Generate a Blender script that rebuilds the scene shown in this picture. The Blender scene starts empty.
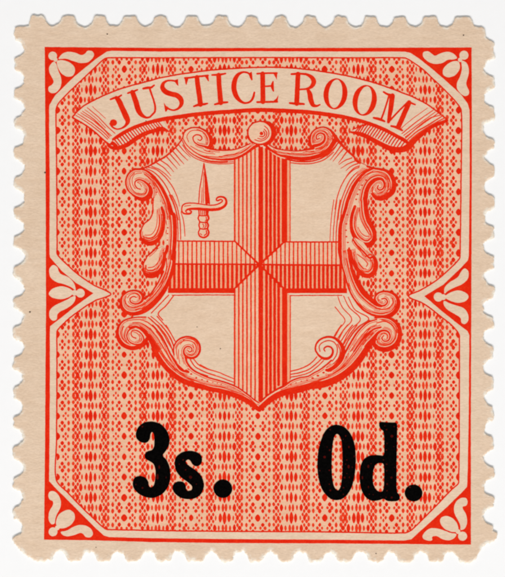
import bpy, math, random
from mathutils import Vector, noise
from mathutils.geometry import tessellate_polygon, delaunay_2d_cdt

random.seed(7)
S = 5e-5                 # one picture unit = 0.05 mm: the stamp is about 24 x 27 mm
CX, CY = 252.5, 288.5
THICK = 2.3              # paper thickness in units (0.11 mm)
R = random.random
GAIN = 0.32              # the ink spreads a little past the engraved line

scene = bpy.context.scene
col = scene.collection

# ------------------------------------------------------------------ materials
def new_mat(name):
    m = bpy.data.materials.new(name); m.use_nodes = True
    nt = m.node_tree
    b = nt.nodes['Principled BSDF']
    tc = nt.nodes.new('ShaderNodeTexCoord')
    return m, nt, b, tc

def nz(nt, tc, scale, detail=4, stretch=(1, 1, 1), rough=0.6):
    mp = nt.nodes.new('ShaderNodeMapping')
    mp.inputs['Scale'].default_value = [k/S for k in stretch]
    nt.links.new(tc.outputs['Object'], mp.inputs['Vector'])
    n = nt.nodes.new('ShaderNodeTexNoise')
    n.inputs['Scale'].default_value = scale
    n.inputs['Detail'].default_value = detail
    n.inputs['Roughness'].default_value = rough
    nt.links.new(mp.outputs['Vector'], n.inputs['Vector'])
    return n.outputs['Fac']

def ramp(nt, fac, stops):
    r = nt.nodes.new('ShaderNodeValToRGB')
    e = r.color_ramp.elements
    while len(e) < len(stops): e.new(0.5)
    for i, (p, c) in enumerate(stops):
        e[i].position = p; e[i].color = (*c, 1)
    nt.links.new(fac, r.inputs['Fac'])
    return r.outputs['Color']

def mix(nt, fac, a, b, mode='MIX'):
    m = nt.nodes.new('ShaderNodeMix'); m.data_type = 'RGBA'; m.blend_type = mode
    for v, s in ((fac, m.inputs[0]), (a, m.inputs[6]), (b, m.inputs[7])):
        if hasattr(v, 'links'): nt.links.new(v, s)
        elif isinstance(v, tuple): s.default_value = (*v, 1)
        else: s.default_value = v
    return m.outputs[2]

def bump(nt, b, h, strength, dist):
    bp = nt.nodes.new('ShaderNodeBump')
    bp.inputs['Strength'].default_value = strength
    bp.inputs['Distance'].default_value = dist*S
    nt.links.new(h, bp.inputs['Height'])
    nt.links.new(bp.outputs['Normal'], b.inputs['Normal'])

PAPER_A = (0.812, 0.630, 0.475)
PAPER_B = (0.742, 0.556, 0.402)
def paper_nodes(nt, tc):
    big = nz(nt, tc, 0.012, 3)
    fib = nz(nt, tc, 0.16, 5, (0.35, 1.0, 1))
    fine = nz(nt, tc, 0.55, 4, (0.6, 1.2, 1), 0.75)
    c = ramp(nt, fib, [(0.28, PAPER_B), (0.72, PAPER_A)])
    c2 = ramp(nt, fine, [(0.25, (0.88, 0.86, 0.84)), (0.75, (1.08, 1.08, 1.08))])
    c = mix(nt, 1.0, c, c2, 'MULTIPLY')
    c3 = ramp(nt, big, [(0.3, (0.97, 0.955, 0.94)), (0.7, (1.02, 1.02, 1.02))])
    c = mix(nt, 1.0, c, c3, 'MULTIPLY')
    return c, fib, fine

def mat_paper():
    m, nt, b, tc = new_mat('stamp_paper')
    c, fib, fine = paper_nodes(nt, tc)
    # torn core of the sheet is whiter than its toned face
    sp = nt.nodes.new('ShaderNodeSeparateXYZ'); nt.links.new(tc.outputs['Object'], sp.inputs[0])
    mr = nt.nodes.new('ShaderNodeMapRange')
    mr.inputs[1].default_value = THICK*0.97*S; mr.inputs[2].default_value = THICK*0.45*S
    mr.inputs[3].default_value = 0; mr.inputs[4].default_value = 1
    nt.links.new(sp.outputs['Z'], mr.inputs[0])
    core = ramp(nt, fine, [(0.3, (0.80, 0.74, 0.62)), (0.7, (0.90, 0.87, 0.80))])
    c = mix(nt, mr.outputs[0], c, core)
    at = nt.nodes.new('ShaderNodeAttribute'); at.attribute_name = 'wear'
    pat = ramp(nt, nz(nt, tc, 0.13, 3), [(0.46, (0, 0, 0)), (0.62, (0.85, 0.85, 0.85))])
    mm = nt.nodes.new('ShaderNodeMath'); mm.operation = 'MULTIPLY'
    nt.links.new(at.outputs['Fac'], mm.inputs[0]); nt.links.new(pat, mm.inputs[1])
    c = mix(nt, mm.outputs[0], c, core)
    nt.links.new(c, b.inputs['Base Color'])
    b.inputs['Roughness'].default_value = 0.9
    b.inputs['Specular IOR Level'].default_value = 0.15
    ad = nt.nodes.new('ShaderNodeMath'); ad.operation = 'ADD'
    nt.links.new(fib, ad.inputs[0]); nt.links.new(fine, ad.inputs[1])
    bump(nt, b, ad.outputs[0], 0.55, 0.9)
    return m

def mat_fill(name='unprinted_paper', tint=(1.025, 1.005, 0.99)):
    m, nt, b, tc = new_mat(name)
    c, fib, fine = paper_nodes(nt, tc)
    c = mix(nt, 1.0, c, tint, 'MULTIPLY')
    nt.links.new(c, b.inputs['Base Color'])
    b.inputs['Roughness'].default_value = 0.9
    b.inputs['Specular IOR Level'].default_value = 0.15
    ad = nt.nodes.new('ShaderNodeMath'); ad.operation = 'ADD'
    nt.links.new(fib, ad.inputs[0]); nt.links.new(fine, ad.inputs[1])
    bump(nt, b, ad.outputs[0], 0.5, 0.8)
    return m

def mat_red(name, dark, lite):
    m, nt, b, tc = new_mat(name)
    a = nz(nt, tc, 0.09, 4)
    f = nz(nt, tc, 0.7, 3, (1, 1, 1), 0.7)
    c = ramp(nt, a, [(0.3, dark), (0.7, lite)])
    c = mix(nt, 1.0, c, ramp(nt, f, [(0.3, (0.93, 0.6, 0.6)), (0.55, (1, 1, 1)), (0.78, (1.04, 2.0, 2.2))]), 'MULTIPLY')
    nt.links.new(c, b.inputs['Base Color'])
    b.inputs['Roughness'].default_value = 0.75
    b.inputs['Specular IOR Level'].default_value = 0.03
    bump(nt, b, f, 0.4, 0.5)
    return m

def mat_black():
    m, nt, b, tc = new_mat('black_overprint_ink')
    f = nz(nt, tc, 0.6, 4)
    nt.links.new(ramp(nt, f, [(0.35, (0.0004, 0.0003, 0.0003)), (0.78, (0.0035, 0.0028, 0.0025))]), b.inputs['Base Color'])
    b.inputs['Roughness'].default_value = 0.8
    b.inputs['Specular IOR Level'].default_value = 0.015
    bump(nt, b, f, 0.3, 0.4)
    return m

def mat_plain(name, c, rough=0.9, n=0.0, spec=.1):
    m, nt, b, tc = new_mat(name)
    f = nz(nt, tc, 0.1, 4)
    k = 1-n
    nt.links.new(ramp(nt, f, [(0.3, tuple(v*k for v in c)), (0.7, c)]), b.inputs['Base Color'])
    b.inputs['Roughness'].default_value = rough
    b.inputs['Specular IOR Level'].default_value = spec
    return m

M_PAPER = mat_paper()
M_FILL = mat_fill()
M_TINT = mat_fill('paper_under_pattern', (1.10, 0.86, 0.76))      # optical bleed of red between the lines, painted into these three paper tints
M_TINT2 = mat_fill('paper_under_scrolls', (1.08, 0.92, 0.84))
M_TINT3 = mat_fill('paper_under_hatching', (1.12, 0.66, 0.50))
M_RED = mat_red('red_ink', (0.74, 0.016, 0.003), (0.81, 0.030, 0.006))
M_LINE = mat_red('red_line_ink', (0.78, 0.034, 0.009), (0.84, 0.062, 0.018))
M_BLACK = mat_black()
M_SHOW = mat_plain('ink_over_red', (0.085, 0.003, 0.002), 0.8, 0.5, .03)
M_SPECK = mat_plain('dark_speck', (0.10, 0.07, 0.05))
M_BACK = mat_plain('white_backing', (0.93, 0.925, 0.925), 0.8, 0.012)

# ------------------------------------------------------------------ shape tools
def T(x0, y0, s):
    """points measured in an enlarged view -> stamp units; keeps widths"""
    return lambda pts: [(x0+p[0]/s, y0+p[1]/s) + tuple(p[2:]) for p in pts]

def warp(x, y):
    v = noise.noise_vector(Vector((x*0.75, y*0.75, 3.3)))
    u = noise.noise_vector(Vector((x*0.16, y*0.16, 8.1)))
    return x + v.x*0.13 + u.x*0.16, y + v.y*0.13 + u.y*0.16

def spline(pts, step=0.9, closed=False):
    """centripetal-ish Catmull-Rom through (x, y, w) points"""
    n = len(pts)
    if n < 2: return list(pts)
    out = []
    rng = n if closed else n-1
    for i in range(rng):
        if closed:
            p0, p1, p2, p3 = pts[(i-1) % n], pts[i], pts[(i+1) % n], pts[(i+2) % n]
        else:
            p1, p2 = pts[i], pts[i+1]
            p0 = pts[i-1] if i else tuple(2*a-b for a, b in zip(p1, p2))
            p3 = pts[i+2] if i+2 < n else tuple(2*a-b for a, b in zip(p2, p1))
        d = math.hypot(p2[0]-p1[0], p2[1]-p1[1])
        k = max(1, int(math.ceil(d/step)))
        dp = math.hypot(p1[0]-p0[0], p1[1]-p0[1]) or d or 1
        dn = math.hypot(p3[0]-p2[0], p3[1]-p2[1]) or d or 1
        m1 = [0.5*((p2[j]-p1[j]) + (p1[j]-p0[j])*min(1.6, d/dp)) for j in range(len(p1))]
        m2 = [0.5*((p2[j]-p1[j]) + (p3[j]-p2[j])*min(1.6, d/dn)) for j in range(len(p1))]
        for q in range(k):
            t = q/k; t2 = t*t; t3 = t2*t
            out.append(tuple((2*t3-3*t2+1)*p1[j] + (t3-2*t2+t)*m1[j] + (-2*t3+3*t2)*p2[j] + (t3-t2)*m2[j]
                             for j in range(len(p1))))
    if not closed: out.append(pts[-1])
    return out

def chaikin(pts, it=2):
    for _ in range(it):
        o = []
        for i in range(len(pts)):
            a, b = pts[i], pts[(i+1) % len(pts)]
            o.append((a[0]*.78+b[0]*.22, a[1]*.78+b[1]*.22)); o.append((a[0]*.22+b[0]*.78, a[1]*.22+b[1]*.78))
        pts = o
    return pts

def dense(pts, step=1.0):
    out = []
    for i in range(len(pts)):
        a, b = pts[i], pts[(i+1) % len(pts)]
        d = math.hypot(b[0]-a[0], b[1]-a[1]); k = max(1, int(d/step))
        for q in range(k):
            out.append((a[0]+(b[0]-a[0])*q/k, a[1]+(b[1]-a[1])*q/k))
    return out

def ell(cx, cy, rx, ry=None, n=16, rot=0):
    ry = rx if ry is None else ry
    c, s = math.cos(rot), math.sin(rot)
    o = []
    for i in range(n):
        a = 2*math.pi*i/n
        x, y = rx*math.cos(a), ry*math.sin(a)
        o.append((cx+x*c-y*s, cy+x*s+y*c))
    return o

class Ink:
    """collects polygons and strokes of one printed piece, layer by layer"""
    def __init__(s): s.v = []; s.f = []; s.m = []
    def _v(s, x, y, z, w=True):
        if w: x, y = warp(x, y)
        s.v.append(((x-CX)*S, (CY-y)*S, (THICK+z*0.4)*S)); return len(s.v)-1
    def tri(s, P, F, z, mat):
        idx = [s._v(p[0], p[1], z, False) for p in P]
        for f in F:
            s.f.append([idx[i] for i in f]); s.m.append(mat)
    def fill(s, loops, z, mat, step=1.0):
        loops = [[warp(*p) for p in dense(l, step)] for l in loops]
        F = tessellate_polygon([[Vector((p[0], p[1], 0)) for p in l] for l in loops])
        s.tri([p for l in loops for p in l], F, z, mat)
    def shapes(s, strokes, z, mat, polys=(), rough=0.12):
        """union of many strokes [(x,y,w)...] and simple convex polys"""
        V = []; F = []
        def addtri(a, b, c):
            ar = (b[0]-a[0])*(c[1]-a[1])-(c[0]-a[0])*(b[1]-a[1])
            if abs(ar) < 1e-4: return
            i = len(V); V.extend((a, b, c) if ar > 0 else (a, c, b)); F.append([i, i+1, i+2])
        for st in strokes:
            sp = [warp(p[0], p[1])+(p[2]+GAIN*(1-p[2]/3.0) if p[2] < 3 else p[2]*0.96+.12,) for p in spline([(p[0], p[1], p[2]) for p in st])]
            L = []; Rr = []
            n = len(sp)
            for i, p in enumerate(sp):
                a = sp[max(0, i-1)]; b = sp[min(n-1, i+1)]
                dx, dy = b[0]-a[0], b[1]-a[1]; d = math.hypot(dx, dy) or 1
                w = max(0.3, p[2])*0.5
                w += (R()-0.5)*rough*min(1.0, w*1.5)
                nx, ny = -dy/d*w, dx/d*w
                L.append((p[0]+nx, p[1]+ny)); Rr.append((p[0]-nx, p[1]-ny))
            for i in range(n-1):
                addtri(L[i], L[i+1], Rr[i+1]); addtri(L[i], Rr[i+1], Rr[i])
            for p in (sp[0], sp[-1]):
                e = ell(p[0], p[1], max(0.3, p[2])*.48, n=8)
                for i in range(1, 7): addtri(e[0], e[i], e[i+1])
        for pl in polys:
            pl = [warp(p[0], p[1]) for p in dense(pl, 1.0)]
            for t in tessellate_polygon([[Vector((p[0], p[1], 0)) for p in pl]]):
                addtri(*[pl[i] for i in t])
        if not F: return
        r = delaunay_2d_cdt([Vector(v) for v in V], [], F, 0, 1e-5)
        ov, of, fo = r[0], r[2], r[5]
        G = {}
        for t in F:
            xs_ = [V[i][0] for i in t]; ys_ = [V[i][1] for i in t]
            for gx in range(int(min(xs_)//2), int(max(xs_)//2)+1):
                for gy in range(int(min(ys_)//2), int(max(ys_)//2)+1): G.setdefault((gx, gy), []).append(t)
        def covered(f):
            x = sum(ov[i][0] for i in f)/len(f); y = sum(ov[i][1] for i in f)/len(f)
            for t in G.get((int(x//2), int(y//2)), ()):
                (ax, ay), (bx_, by_), (cx_, cy_) = V[t[0]], V[t[1]], V[t[2]]
                if (bx_-ax)*(y-ay)-(by_-ay)*(x-ax) >= -1e-6 and (cx_-bx_)*(y-by_)-(cy_-by_)*(x-bx_) >= -1e-6 and (ax-cx_)*(y-cy_)-(ay-cy_)*(x-cx_) >= -1e-6: return True
            return False
        keep = [f for f in of if covered(f)]
        s.tri([(v[0], v[1]) for v in ov], keep, z, mat)
    def blob(s, cx, cy, rx, ry, z, mat, n=8, pw=1.0):
        idx = []
        for i in range(n):
            a = 2*math.pi*i/n
            c, q = math.cos(a), math.sin(a)
            idx.append(s._v(cx+rx*math.copysign(abs(c)**pw, c), cy+ry*math.copysign(abs(q)**pw, q), z))
        s.f.append(idx[::-1]); s.m.append(mat)
    def build(s, name, mats, parent, label=None):
        me = bpy.data.meshes.new(name)
        # all faces must look up
        ff = []
        for f in s.f:
            a = 0
            for i in range(len(f)):
                p, q = s.v[f[i]], s.v[f[(i+1) % len(f)]]
                a += p[0]*q[1]-q[0]*p[1]
            ff.append(f if a > 0 else f[::-1])
        me.from_pydata(s.v, [], ff)
        for m in mats: me.materials.append(m)
        me.polygons.foreach_set('material_index', s.m)
        me.update()
        o = bpy.data.objects.new(name, me); col.objects.link(o)
        o.parent = parent
        if label: o['label'] = label
        return o

def inside(p, poly):
    x, y = p; c = False; n = len(poly); j = n-1
    for i in range(n):
        xi, yi = poly[i][0], poly[i][1]; xj, yj = poly[j][0], poly[j][1]
        if (yi > y) != (yj > y) and x < (xj-xi)*(y-yi)/(yj-yi)+xi: c = not c
        j = i
    return c

# ------------------------------------------------------------------ the stamp
stamp = bpy.data.objects.new('revenue_stamp', None); col.objects.link(stamp)
stamp.empty_display_size = 0.01
stamp['label'] = 'red and tan perforated stamp with shield, JUSTICE ROOM banner and black overprint, lying on white'
stamp['category'] = 'stamp'

# ---- perforated outline
HT = [53, 84.3, 114.3, 145.5, 176, 206.5, 236.8, 266, 295.2, 325.3, 356, 385.2, 414.5, 446]
HR = [67.2, 97.5, 129, 156.5, 186.5, 217.5, 247, 277, 307.5, 336.5, 367, 398, 428, 458.5, 487, 516]
HB = [451, 421, 390.5, 360.5, 330, 300.6, 271, 240.8, 211.5, 178.5, 148.5, 118, 89, 59.5]
HL = [527, 497.5, 468, 437, 407.5, 378, 347.5, 317, 287.5, 256.5, 227, 198, 167.5, 137.5, 108, 79, 48.5]
def depth(t, holes, w0, d0):
    for i, h in enumerate(holes):
        k = math.sin(i*12.9898+h)*43758.5; k -= math.floor(k)
        w = w0*(0.95+0.12*k); d = d0*(0.94+0.14*k)
        u = abs(t-h)/w
        if u < 1.0: return max(d*(1-u**2.1)**0.52, 0.7)
        if u < 1.32: return 0.9*((1.32-u)/0.32)**2
    return 0.0
def side(a, b, holes, axis, base, sgn, w0, d0, ragk=0.8):
    """walk along a side; base(t) gives the tooth-tip line"""
    out = []; n = int(abs(b-a)/0.55)
    for i in range(n+1):
        t = a+(b-a)*i/n
        rag = noise.noise(Vector((t*0.22, base(t)*0.1, 4)))*1.5 + noise.noise(Vector((t*0.9, base(t)*.3, 9)))*0.55
        v = base(t)+sgn*(depth(t, holes, w0, d0)+rag*ragk)
        out.append((t, v) if axis == 'x' else (v, t))
    return out
O = []
O += side(31.5, 470, HT, 'x', lambda t: 15.8+(t-30)*0.0035, 1, 9.4, 10.8, 0.9)
O += [(472, 21), (473.5, 26), (477, 27.2), (482, 27.3), (484.5, 29), (485, 33), (485.5, 37.5), (489, 40)]
O += side(43, 531, HR, 'y', lambda t: 493.2+(0.6 if t < 300 else 0), -1, 9.3, 10.0, 1.2)
O += [(497, 533), (496, 538), (492, 541), (487, 542.5), (482, 546), (479, 551), (476, 557)]
O += side(472, 36, HB, 'x', lambda t: 559.8+(t-30)*0.003, -1, 8.2, 9.6, 1.5)
O += [(30, 556.5), (25, 553.5), (20, 548.5), (15.5, 543), (12.5, 539)]
O += side(537, 30, HL, 'y', lambda t: 14.2+(t-300)*-0.003, 1, 9.7, 9.8, 1.2)
O += [(15, 28), (18, 26.8), (24, 26.8), (29, 26), (30, 21)]
pts = [O[0]]
for p in O[1:]:
    if math.hypot(p[0]-pts[-1][0], p[1]-pts[-1][1]) > 1.1:
        q = pts[-1]; k = int(math.hypot(p[0]-q[0], p[1]-q[1])/0.8)+1
        for i in range(1, k+1): pts.append((q[0]+(p[0]-q[0])*i/k, q[1]+(p[1]-q[1])*i/k))
    elif math.hypot(p[0]-pts[-1][0], p[1]-pts[-1][1]) > 0.3: pts.append(p)
for _ in range(2):
    pts = [((pts[i-1][0]+2*pts[i][0]+pts[(i+1) % len(pts)][0])/4, (pts[i-1][1]+2*pts[i][1]+pts[(i+1) % len(pts)][1])/4) for i in range(len(pts))]
N = len(pts)
def ring(off, z, amp, seed, freq=0.5):
    o = []
    for i in range(N):
        a, b = pts[i-2], pts[(i+2) % N]
        dx, dy = b[0]-a[0], b[1]-a[1]; d = math.hypot(dx, dy) or 1
        nx, ny = dy/d, -dx/d          # outward for this winding (y down)
        p = pts[i]
        south = max(0, ny)
        k = off*(1+2.6*south)+amp*(1+0.8*south)*(noise.noise(Vector((p[0]*freq, p[1]*freq, seed)))+0.15)
        o.append((p[0]+nx*k, p[1]+ny*k, z+0.18*noise.noise(Vector((p[0]*.3, p[1]*.3, seed+5)))*(1 if 0 < z < THICK else 0)))
    return o
rings = [ring(-0.25, THICK, 0.30, 1), ring(0.15, THICK*0.82, 0.5, 2), ring(0.40, THICK*0.5, 0.8, 3), ring(0.30, THICK*0.22, 0.8, 4), ring(-0.1, 0.04, 0.4, 5)]
V = []; F = []
for r_ in rings:
    V += [((x-CX)*S, (CY-y)*S, z*S) for x, y, z in r_]
for k in range(len(rings)-1):
    for i in range(N):
        j = (i+1) % N
        F.append((k*N+i, (k+1)*N+i, (k+1)*N+j, k*N+j))
top2 = [(x, y) for x, y, z in rings[0]]
loc_ = {}
for i, p in enumerate(top2): loc_.setdefault((int(p[0]//4), int(p[1]//4)), []).append(p)
def edge_dist(x, y):
    gx, gy = int(x//4), int(y//4)
    return min([math.hypot(x-p[0], y-p[1]) for a_ in (-1, 0, 1) for b_ in (-1, 0, 1) for p in loc_.get((gx+a_, gy+b_), [])] or [4.0])
extra = []
for off in (1.2, 2.6):
    for i in range(0, N, 2):
        a, b = top2[i-2], top2[(i+2) % N]
        dx, dy = b[0]-a[0], b[1]-a[1]; d = math.hypot(dx, dy) or 1
        q = (top2[i][0]-dy/d*off, top2[i][1]+dx/d*off)
        if edge_dist(*q) > off*.85 and inside(q, top2): extra.append(q)
rr = delaunay_2d_cdt([Vector(p) for p in top2+extra], [], [list(range(N))], 1, 1e-6)
base_i = len(V); wear = [1.0]*base_i
for v in rr[0]:
    V.append(((v[0]-CX)*S, (CY-v[1])*S, THICK*S))
    wear.append(max(0.0, 1-edge_dist(v[0], v[1])/2.6))
for t, o_ in zip(rr[2], rr[5]):
    if not o_: continue
    t = [base_i+i for i in t]
    a = [V[i] for i in t]
    ar = (a[1][0]-a[0][0])*(a[2][1]-a[0][1])-(a[2][0]-a[0][0])*(a[1][1]-a[0][1])
    F.append(tuple(t) if ar > 0 else tuple(t)[::-1])
me = bpy.data.meshes.new('paper'); me.from_pydata(V, [], F)
at = me.attributes.new('wear', 'FLOAT', 'POINT'); at.data.foreach_set('value', wear)
me.materials.append(M_PAPER); me.update()
paper = bpy.data.objects.new('paper', me); col.objects.link(paper); paper.parent = stamp
paper['label'] = 'tan paper sheet with perforated edge'
sk = Ink()
for x, y, r in [(30, 312, .95), (107.3, 34.2, .75), (463.5, 35.2, .8), (197, 327, .6), (220.4, 348.6, .7), (45.2, 172.6, 1.0), (376, 553.5, .6), (146, 121, .6), (96, 547.5, .5)]:
    sk.blob(x, y, r, r*.9, 0.5, 0, 7)
sk.build('speck', [M_SPECK], paper)

# ---- frame
P1 = []; P2 = []
tl, tr = T(40, 40, 7.214), T(405, 40, 7.214)
bl, br = T(40, 480, 7.214), T(405, 480, 7.214)
sl, sr = T(40, 250, 6.07), T(402, 250, 6.07)
P1 += tl([(66, 505), (68, 470), (110, 400), (250, 262), (400, 140), (480, 85), (515, 78)])
P1 += [(160, 51.6), (260, 51.2), (350, 51.6)]
P1 += tr([(0, 84), (40, 93), (100, 133), (200, 213), (300, 300), (400, 390), (452, 460), (465, 505)])
P1 += [(469.6, 180)] + sr([(405, 40), (400, 62), (360, 105), (250, 210), (135, 280), (240, 370), (340, 450), (398, 492), (408, 515)])
P1 += [(468.6, 420)] + br([(450, 0), (447, 50), (400, 98), (300, 197), (200, 287), (100, 377), (45, 428), (0, 436)])
P1 += [(330, 539.7), (220, 539.0), (160, 538.3)] + bl([(500, 412), (460, 400), (400, 345), (300, 245), (200, 145), (110, 55), (66, 8)])
P1 += [(49.6, 440), (50, 380)] + sl([(60, 500), (62, 463), (130, 410), (230, 330), (325, 262), (220, 200), (130, 125), (62, 45), (58, 20)])
P1 += [(49.8, 180)]
P2 += tl([(115, 505), (127, 468), (200, 385), (300, 290), (400, 195), (468, 135), (505, 128)])
P2 += [(160, 57.8), (260, 57.6), (350, 57.8)]
P2 += tr([(0, 130), (40, 150), (120, 205), (200, 280), (300, 375), (370, 450), (405, 505)])
P2 += [(461, 180)] + sr([(352, 30), (350, 50), (300, 105), (200, 190), (110, 245), (40, 280), (130, 325), (230, 400), (310, 465), (346, 515), (348, 540)])
P2 += [(459.2, 420)] + br([(388, 0), (385, 25), (330, 75), (230, 180), (130, 280), (40, 365), (0, 382)])
P2 += [(330, 532.0), (220, 531.3), (160, 530.6)] + bl([(505, 358), (480, 355), (450, 335), (400, 290), (300, 195), (200, 90), (120, 5)])
P2 += [(56.6, 440), (57, 380)] + sl([(103, 515), (105, 490), (150, 440), (230, 375), (330, 310), (430, 268), (330, 215), (240, 155), (150, 75), (105, 25), (104, 0)])
P2 += [(56.8, 180)]
P1 = [p[:2] for p in P1]; P2 = [p[:2] for p in P2]
OUT = [(44.7, 47), (160, 47.9), (260, 48), (350, 47.9), (471.6, 47.4), (471.8, 150), (471.3, 300), (470.8, 420), (470.9, 544.7),
       (400, 544.0), (330, 543.4), (220, 543.0), (150, 542), (95, 540.4), (44.1, 539.6), (45.1, 440), (46.0, 300), (45.6, 160)]
# the ring of the outer line
ins = dense(OUT, 1.0)
o_ = Ink(); o_.fill([OUT, P1], 0.16, 0, 0.8)
o_.build('border', [M_RED], stamp, 'solid red outer border with triangular corner and side blocks')
o_ = Ink(); o_.fill([P1, P2], 0.10, 0, 0.8)
o_.shapes([[(p[0], p[1], 1.25) for p in P2] + [(P2[0][0], P2[0][1], 1.25)]], 0.14, 1)
o_.build('inner_border', [M_FILL, M_RED], stamp, 'pale band edged by a thin red line')

def ornament(name, t, circ, leaves, conn, label):
    root = Ink(); root.shapes([], 0.2, 0, [t_[:2] and [q[:2] for q in ell(*conn_)] for conn_, t_ in []])
    c = t([circ[:2]])[0]; s = t.__closure__
    sc_ = None
    k = t([(0, 0)])[0]; k2 = t([(1, 0)])[0]; u = k2[0]-k[0]
    cc = t([conn[:2]])[0]
    root.fill([ell(cc[0], cc[1], conn[2]*u, n=14)], 0.22, 0, 0.6)
    ro = root.build(name, [M_FILL], stamp, label)
    b = Ink(); b.fill([ell(c[0], c[1], circ[2]*u, n=20)], 0.24, 0, 0.6); b.build('bud', [M_FILL], ro)
    for i, l in enumerate(leaves):
        b = Ink(); b.fill([chaikin(t(l), 2)], 0.26+0.02*i, 0, 0.7); b.build('leaf', [M_FILL], ro)
ornament('corner_ornament', tl, (92, 115, 31), [
    [(128, 138), (160, 98), (200, 83), (250, 90), (300, 112), (330, 97), (342, 76), (378, 78), (393, 105), (378, 135), (345, 163), (290, 167), (240, 152), (190, 133), (160, 135)],
    [(118, 148), (160, 143), (212, 158), (248, 190), (256, 225), (237, 261), (195, 266), (153, 242), (128, 200)],
    [(100, 150), (120, 175), (130, 220), (150, 260), (157, 300), (147, 347), (120, 378), (90, 387), (62, 372), (60, 338), (90, 322), (102, 300), (83, 265), (65, 230), (65, 190)]],
    (112, 142, 15), 'pale leaf ornament in the top left red corner')
ornament('corner_ornament', tr, (425, 110, 33), [
    [(128, 122), (128, 87), (165, 78), (195, 100), (215, 117), (260, 93), (310, 82), (350, 97), (380, 130), (350, 142), (310, 140), (270, 167), (220, 175), (170, 162)],
    [(388, 152), (398, 190), (390, 222), (360, 258), (310, 273), (272, 252), (272, 213), (300, 178), (340, 153)],
    [(405, 145), (445, 162), (463, 210), (457, 260), (438, 310), (447, 340), (463, 365), (460, 397), (430, 408), (400, 387), (372, 350), (373, 310), (395, 270), (410, 220), (408, 180)]],
    (397, 143, 16), 'pale leaf ornament in the top right red corner')
ornament('corner_ornament', bl, (95, 374, 32), [
    [(58, 112), (68, 82), (100, 77), (132, 103), (153, 150), (150, 195), (125, 242), (110, 278), (108, 315), (80, 322), (60, 280), (66, 225), (95, 182), (95, 152), (68, 142)],
    [(112, 312), (130, 253), (170, 223), (215, 211), (248, 238), (254, 280), (227, 323), (180, 348), (135, 350)],
    [(145, 372), (190, 368), (230, 343), (280, 322), (332, 327), (372, 353), (385, 390), (367, 415), (330, 413), (313, 387), (290, 380), (250, 397), (200, 408), (163, 398)]],
    (125, 345, 17), 'pale leaf ornament in the bottom left red corner')
ornament('corner_ornament', br, (415, 405, 33), [
    [(453, 160), (442, 127), (403, 127), (368, 153), (350, 200), (358, 250), (385, 292), (400, 330), (398, 365), (432, 352), (450, 310), (442, 250), (415, 207), (415, 190), (442, 188)],
    [(388, 362), (376, 310), (342, 273), (295, 255), (255, 273), (252, 310), (283, 353), (330, 373), (365, 377)],
    [(375, 388), (330, 383), (280, 363), (230, 347), (183, 347), (148, 368), (122, 405), (133, 428), (165, 438), (198, 437), (192, 407), (230, 402), (270, 428), (320, 438), (358, 418)]],
    (382, 372, 17), 'pale leaf ornament in the bottom right red corner')
ornament('side_ornament', sl, (245, 262, 27), [
    [(52, 260), (75, 233), (130, 218), (182, 233), (208, 257), (185, 282), (135, 301), (80, 292), (56, 277)],
    [(57, 110), (80, 88), (107, 103), (112, 128), (127, 148), (172, 162), (208, 198), (220, 250), (195, 228), (150, 208), (100, 197), (62, 167), (55, 135)],
    [(220, 275), (208, 322), (167, 353), (122, 373), (104, 390), (103, 422), (80, 433), (56, 412), (56, 370), (78, 343), (120, 322), (165, 302), (190, 285)]],
    (210, 260, 17), 'pale leaf ornament in the red notch of the left side')
ornament('side_ornament', sr, (220, 285, 28), [
    [(252, 285), (290, 258), (340, 242), (392, 260), (407, 285), (387, 312), (340, 323), (290, 308)],
    [(358, 130), (380, 108), (405, 128), (403, 172), (367, 208), (315, 228), (275, 248), (255, 270), (255, 228), (290, 193), (340, 168)],
    [(252, 305), (285, 322), (330, 337), (377, 352), (403, 390), (403, 432), (380, 453), (357, 442), (358, 412), (320, 388), (275, 363), (252, 335)]],
    (250, 286, 18), 'pale leaf ornament in the red notch of the right side')

# ---- patterned ground
CELLA = [(0, 0, 2.55, 3.2), (6.1, 0, .95, 1.3), (8.3, -2.7, .95, 1.3), (8.3, 2.7, .95, 1.3), (10.6, 0, .85, 1.2),
         (16.1, 0, 1.15, 2.2), (18.3, -3.3, 1.15, 1.5), (18.3, 3.3, 1.15, 1.5), (20.3, 0, 1.35, 2.1), (22.1, -3.6, .95, 1.4), (22.1, 3.6, .95, 1.4),
         (24.6, 0, .75, 2.3), (29.1, 0, 1.45, 4.3), (33.42, 0, 1.7, 5.7)]
CELLB = [(5.0, -3.3, 1.45, 1.8), (5.0, 3.3, 1.45, 1.8), (2.6, 0, .95, 1.2), (7.2, 0, 1.25, 1.6), (11.4, -3.2, 1.25, 1.9), (11.4, 3.2, 1.25, 1.9),
         (16.0, -3.4, 1.25, 1.6), (16.0, 3.4, 1.25, 1.6), (18.3, 0, 1.45, 1.7), (20.4, -3.2, 1.0, 1.4), (20.4, 3.2, 1.0, 1.4),
         (23.6, 0, 1.5, 3.4), (27.7, 0, .85, 2.3), (31.8, 0, 1.15, 3.3)]
NX, NY, X0, Y0 = 66.85, 20.39, 57.35, 171.3
dots = []
for c in range(0, 7):
    for sg in (-1, 1):
        for r_ in range(-6, 18):
            for cell, oy in ((CELLA, 0), (CELLB, NY/2)):
                for dx, dy, rx, ry in cell:
                    if sg < 0 and (dx == 0 or abs(dx-33.42) < .01): continue
                    x = X0+c*NX+sg*dx; y = Y0+r_*NY+oy+dy
                    dots.append((x, y, rx, ry))
SH_HULL = None
g = Ink(); gi = 0
g.fill([P2], 0.012, 2, 1.5)
bx = [min(p[0] for p in P2), max(p[0] for p in P2), min(p[1] for p in P2), max(p[1] for p in P2)]
used = []
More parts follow.
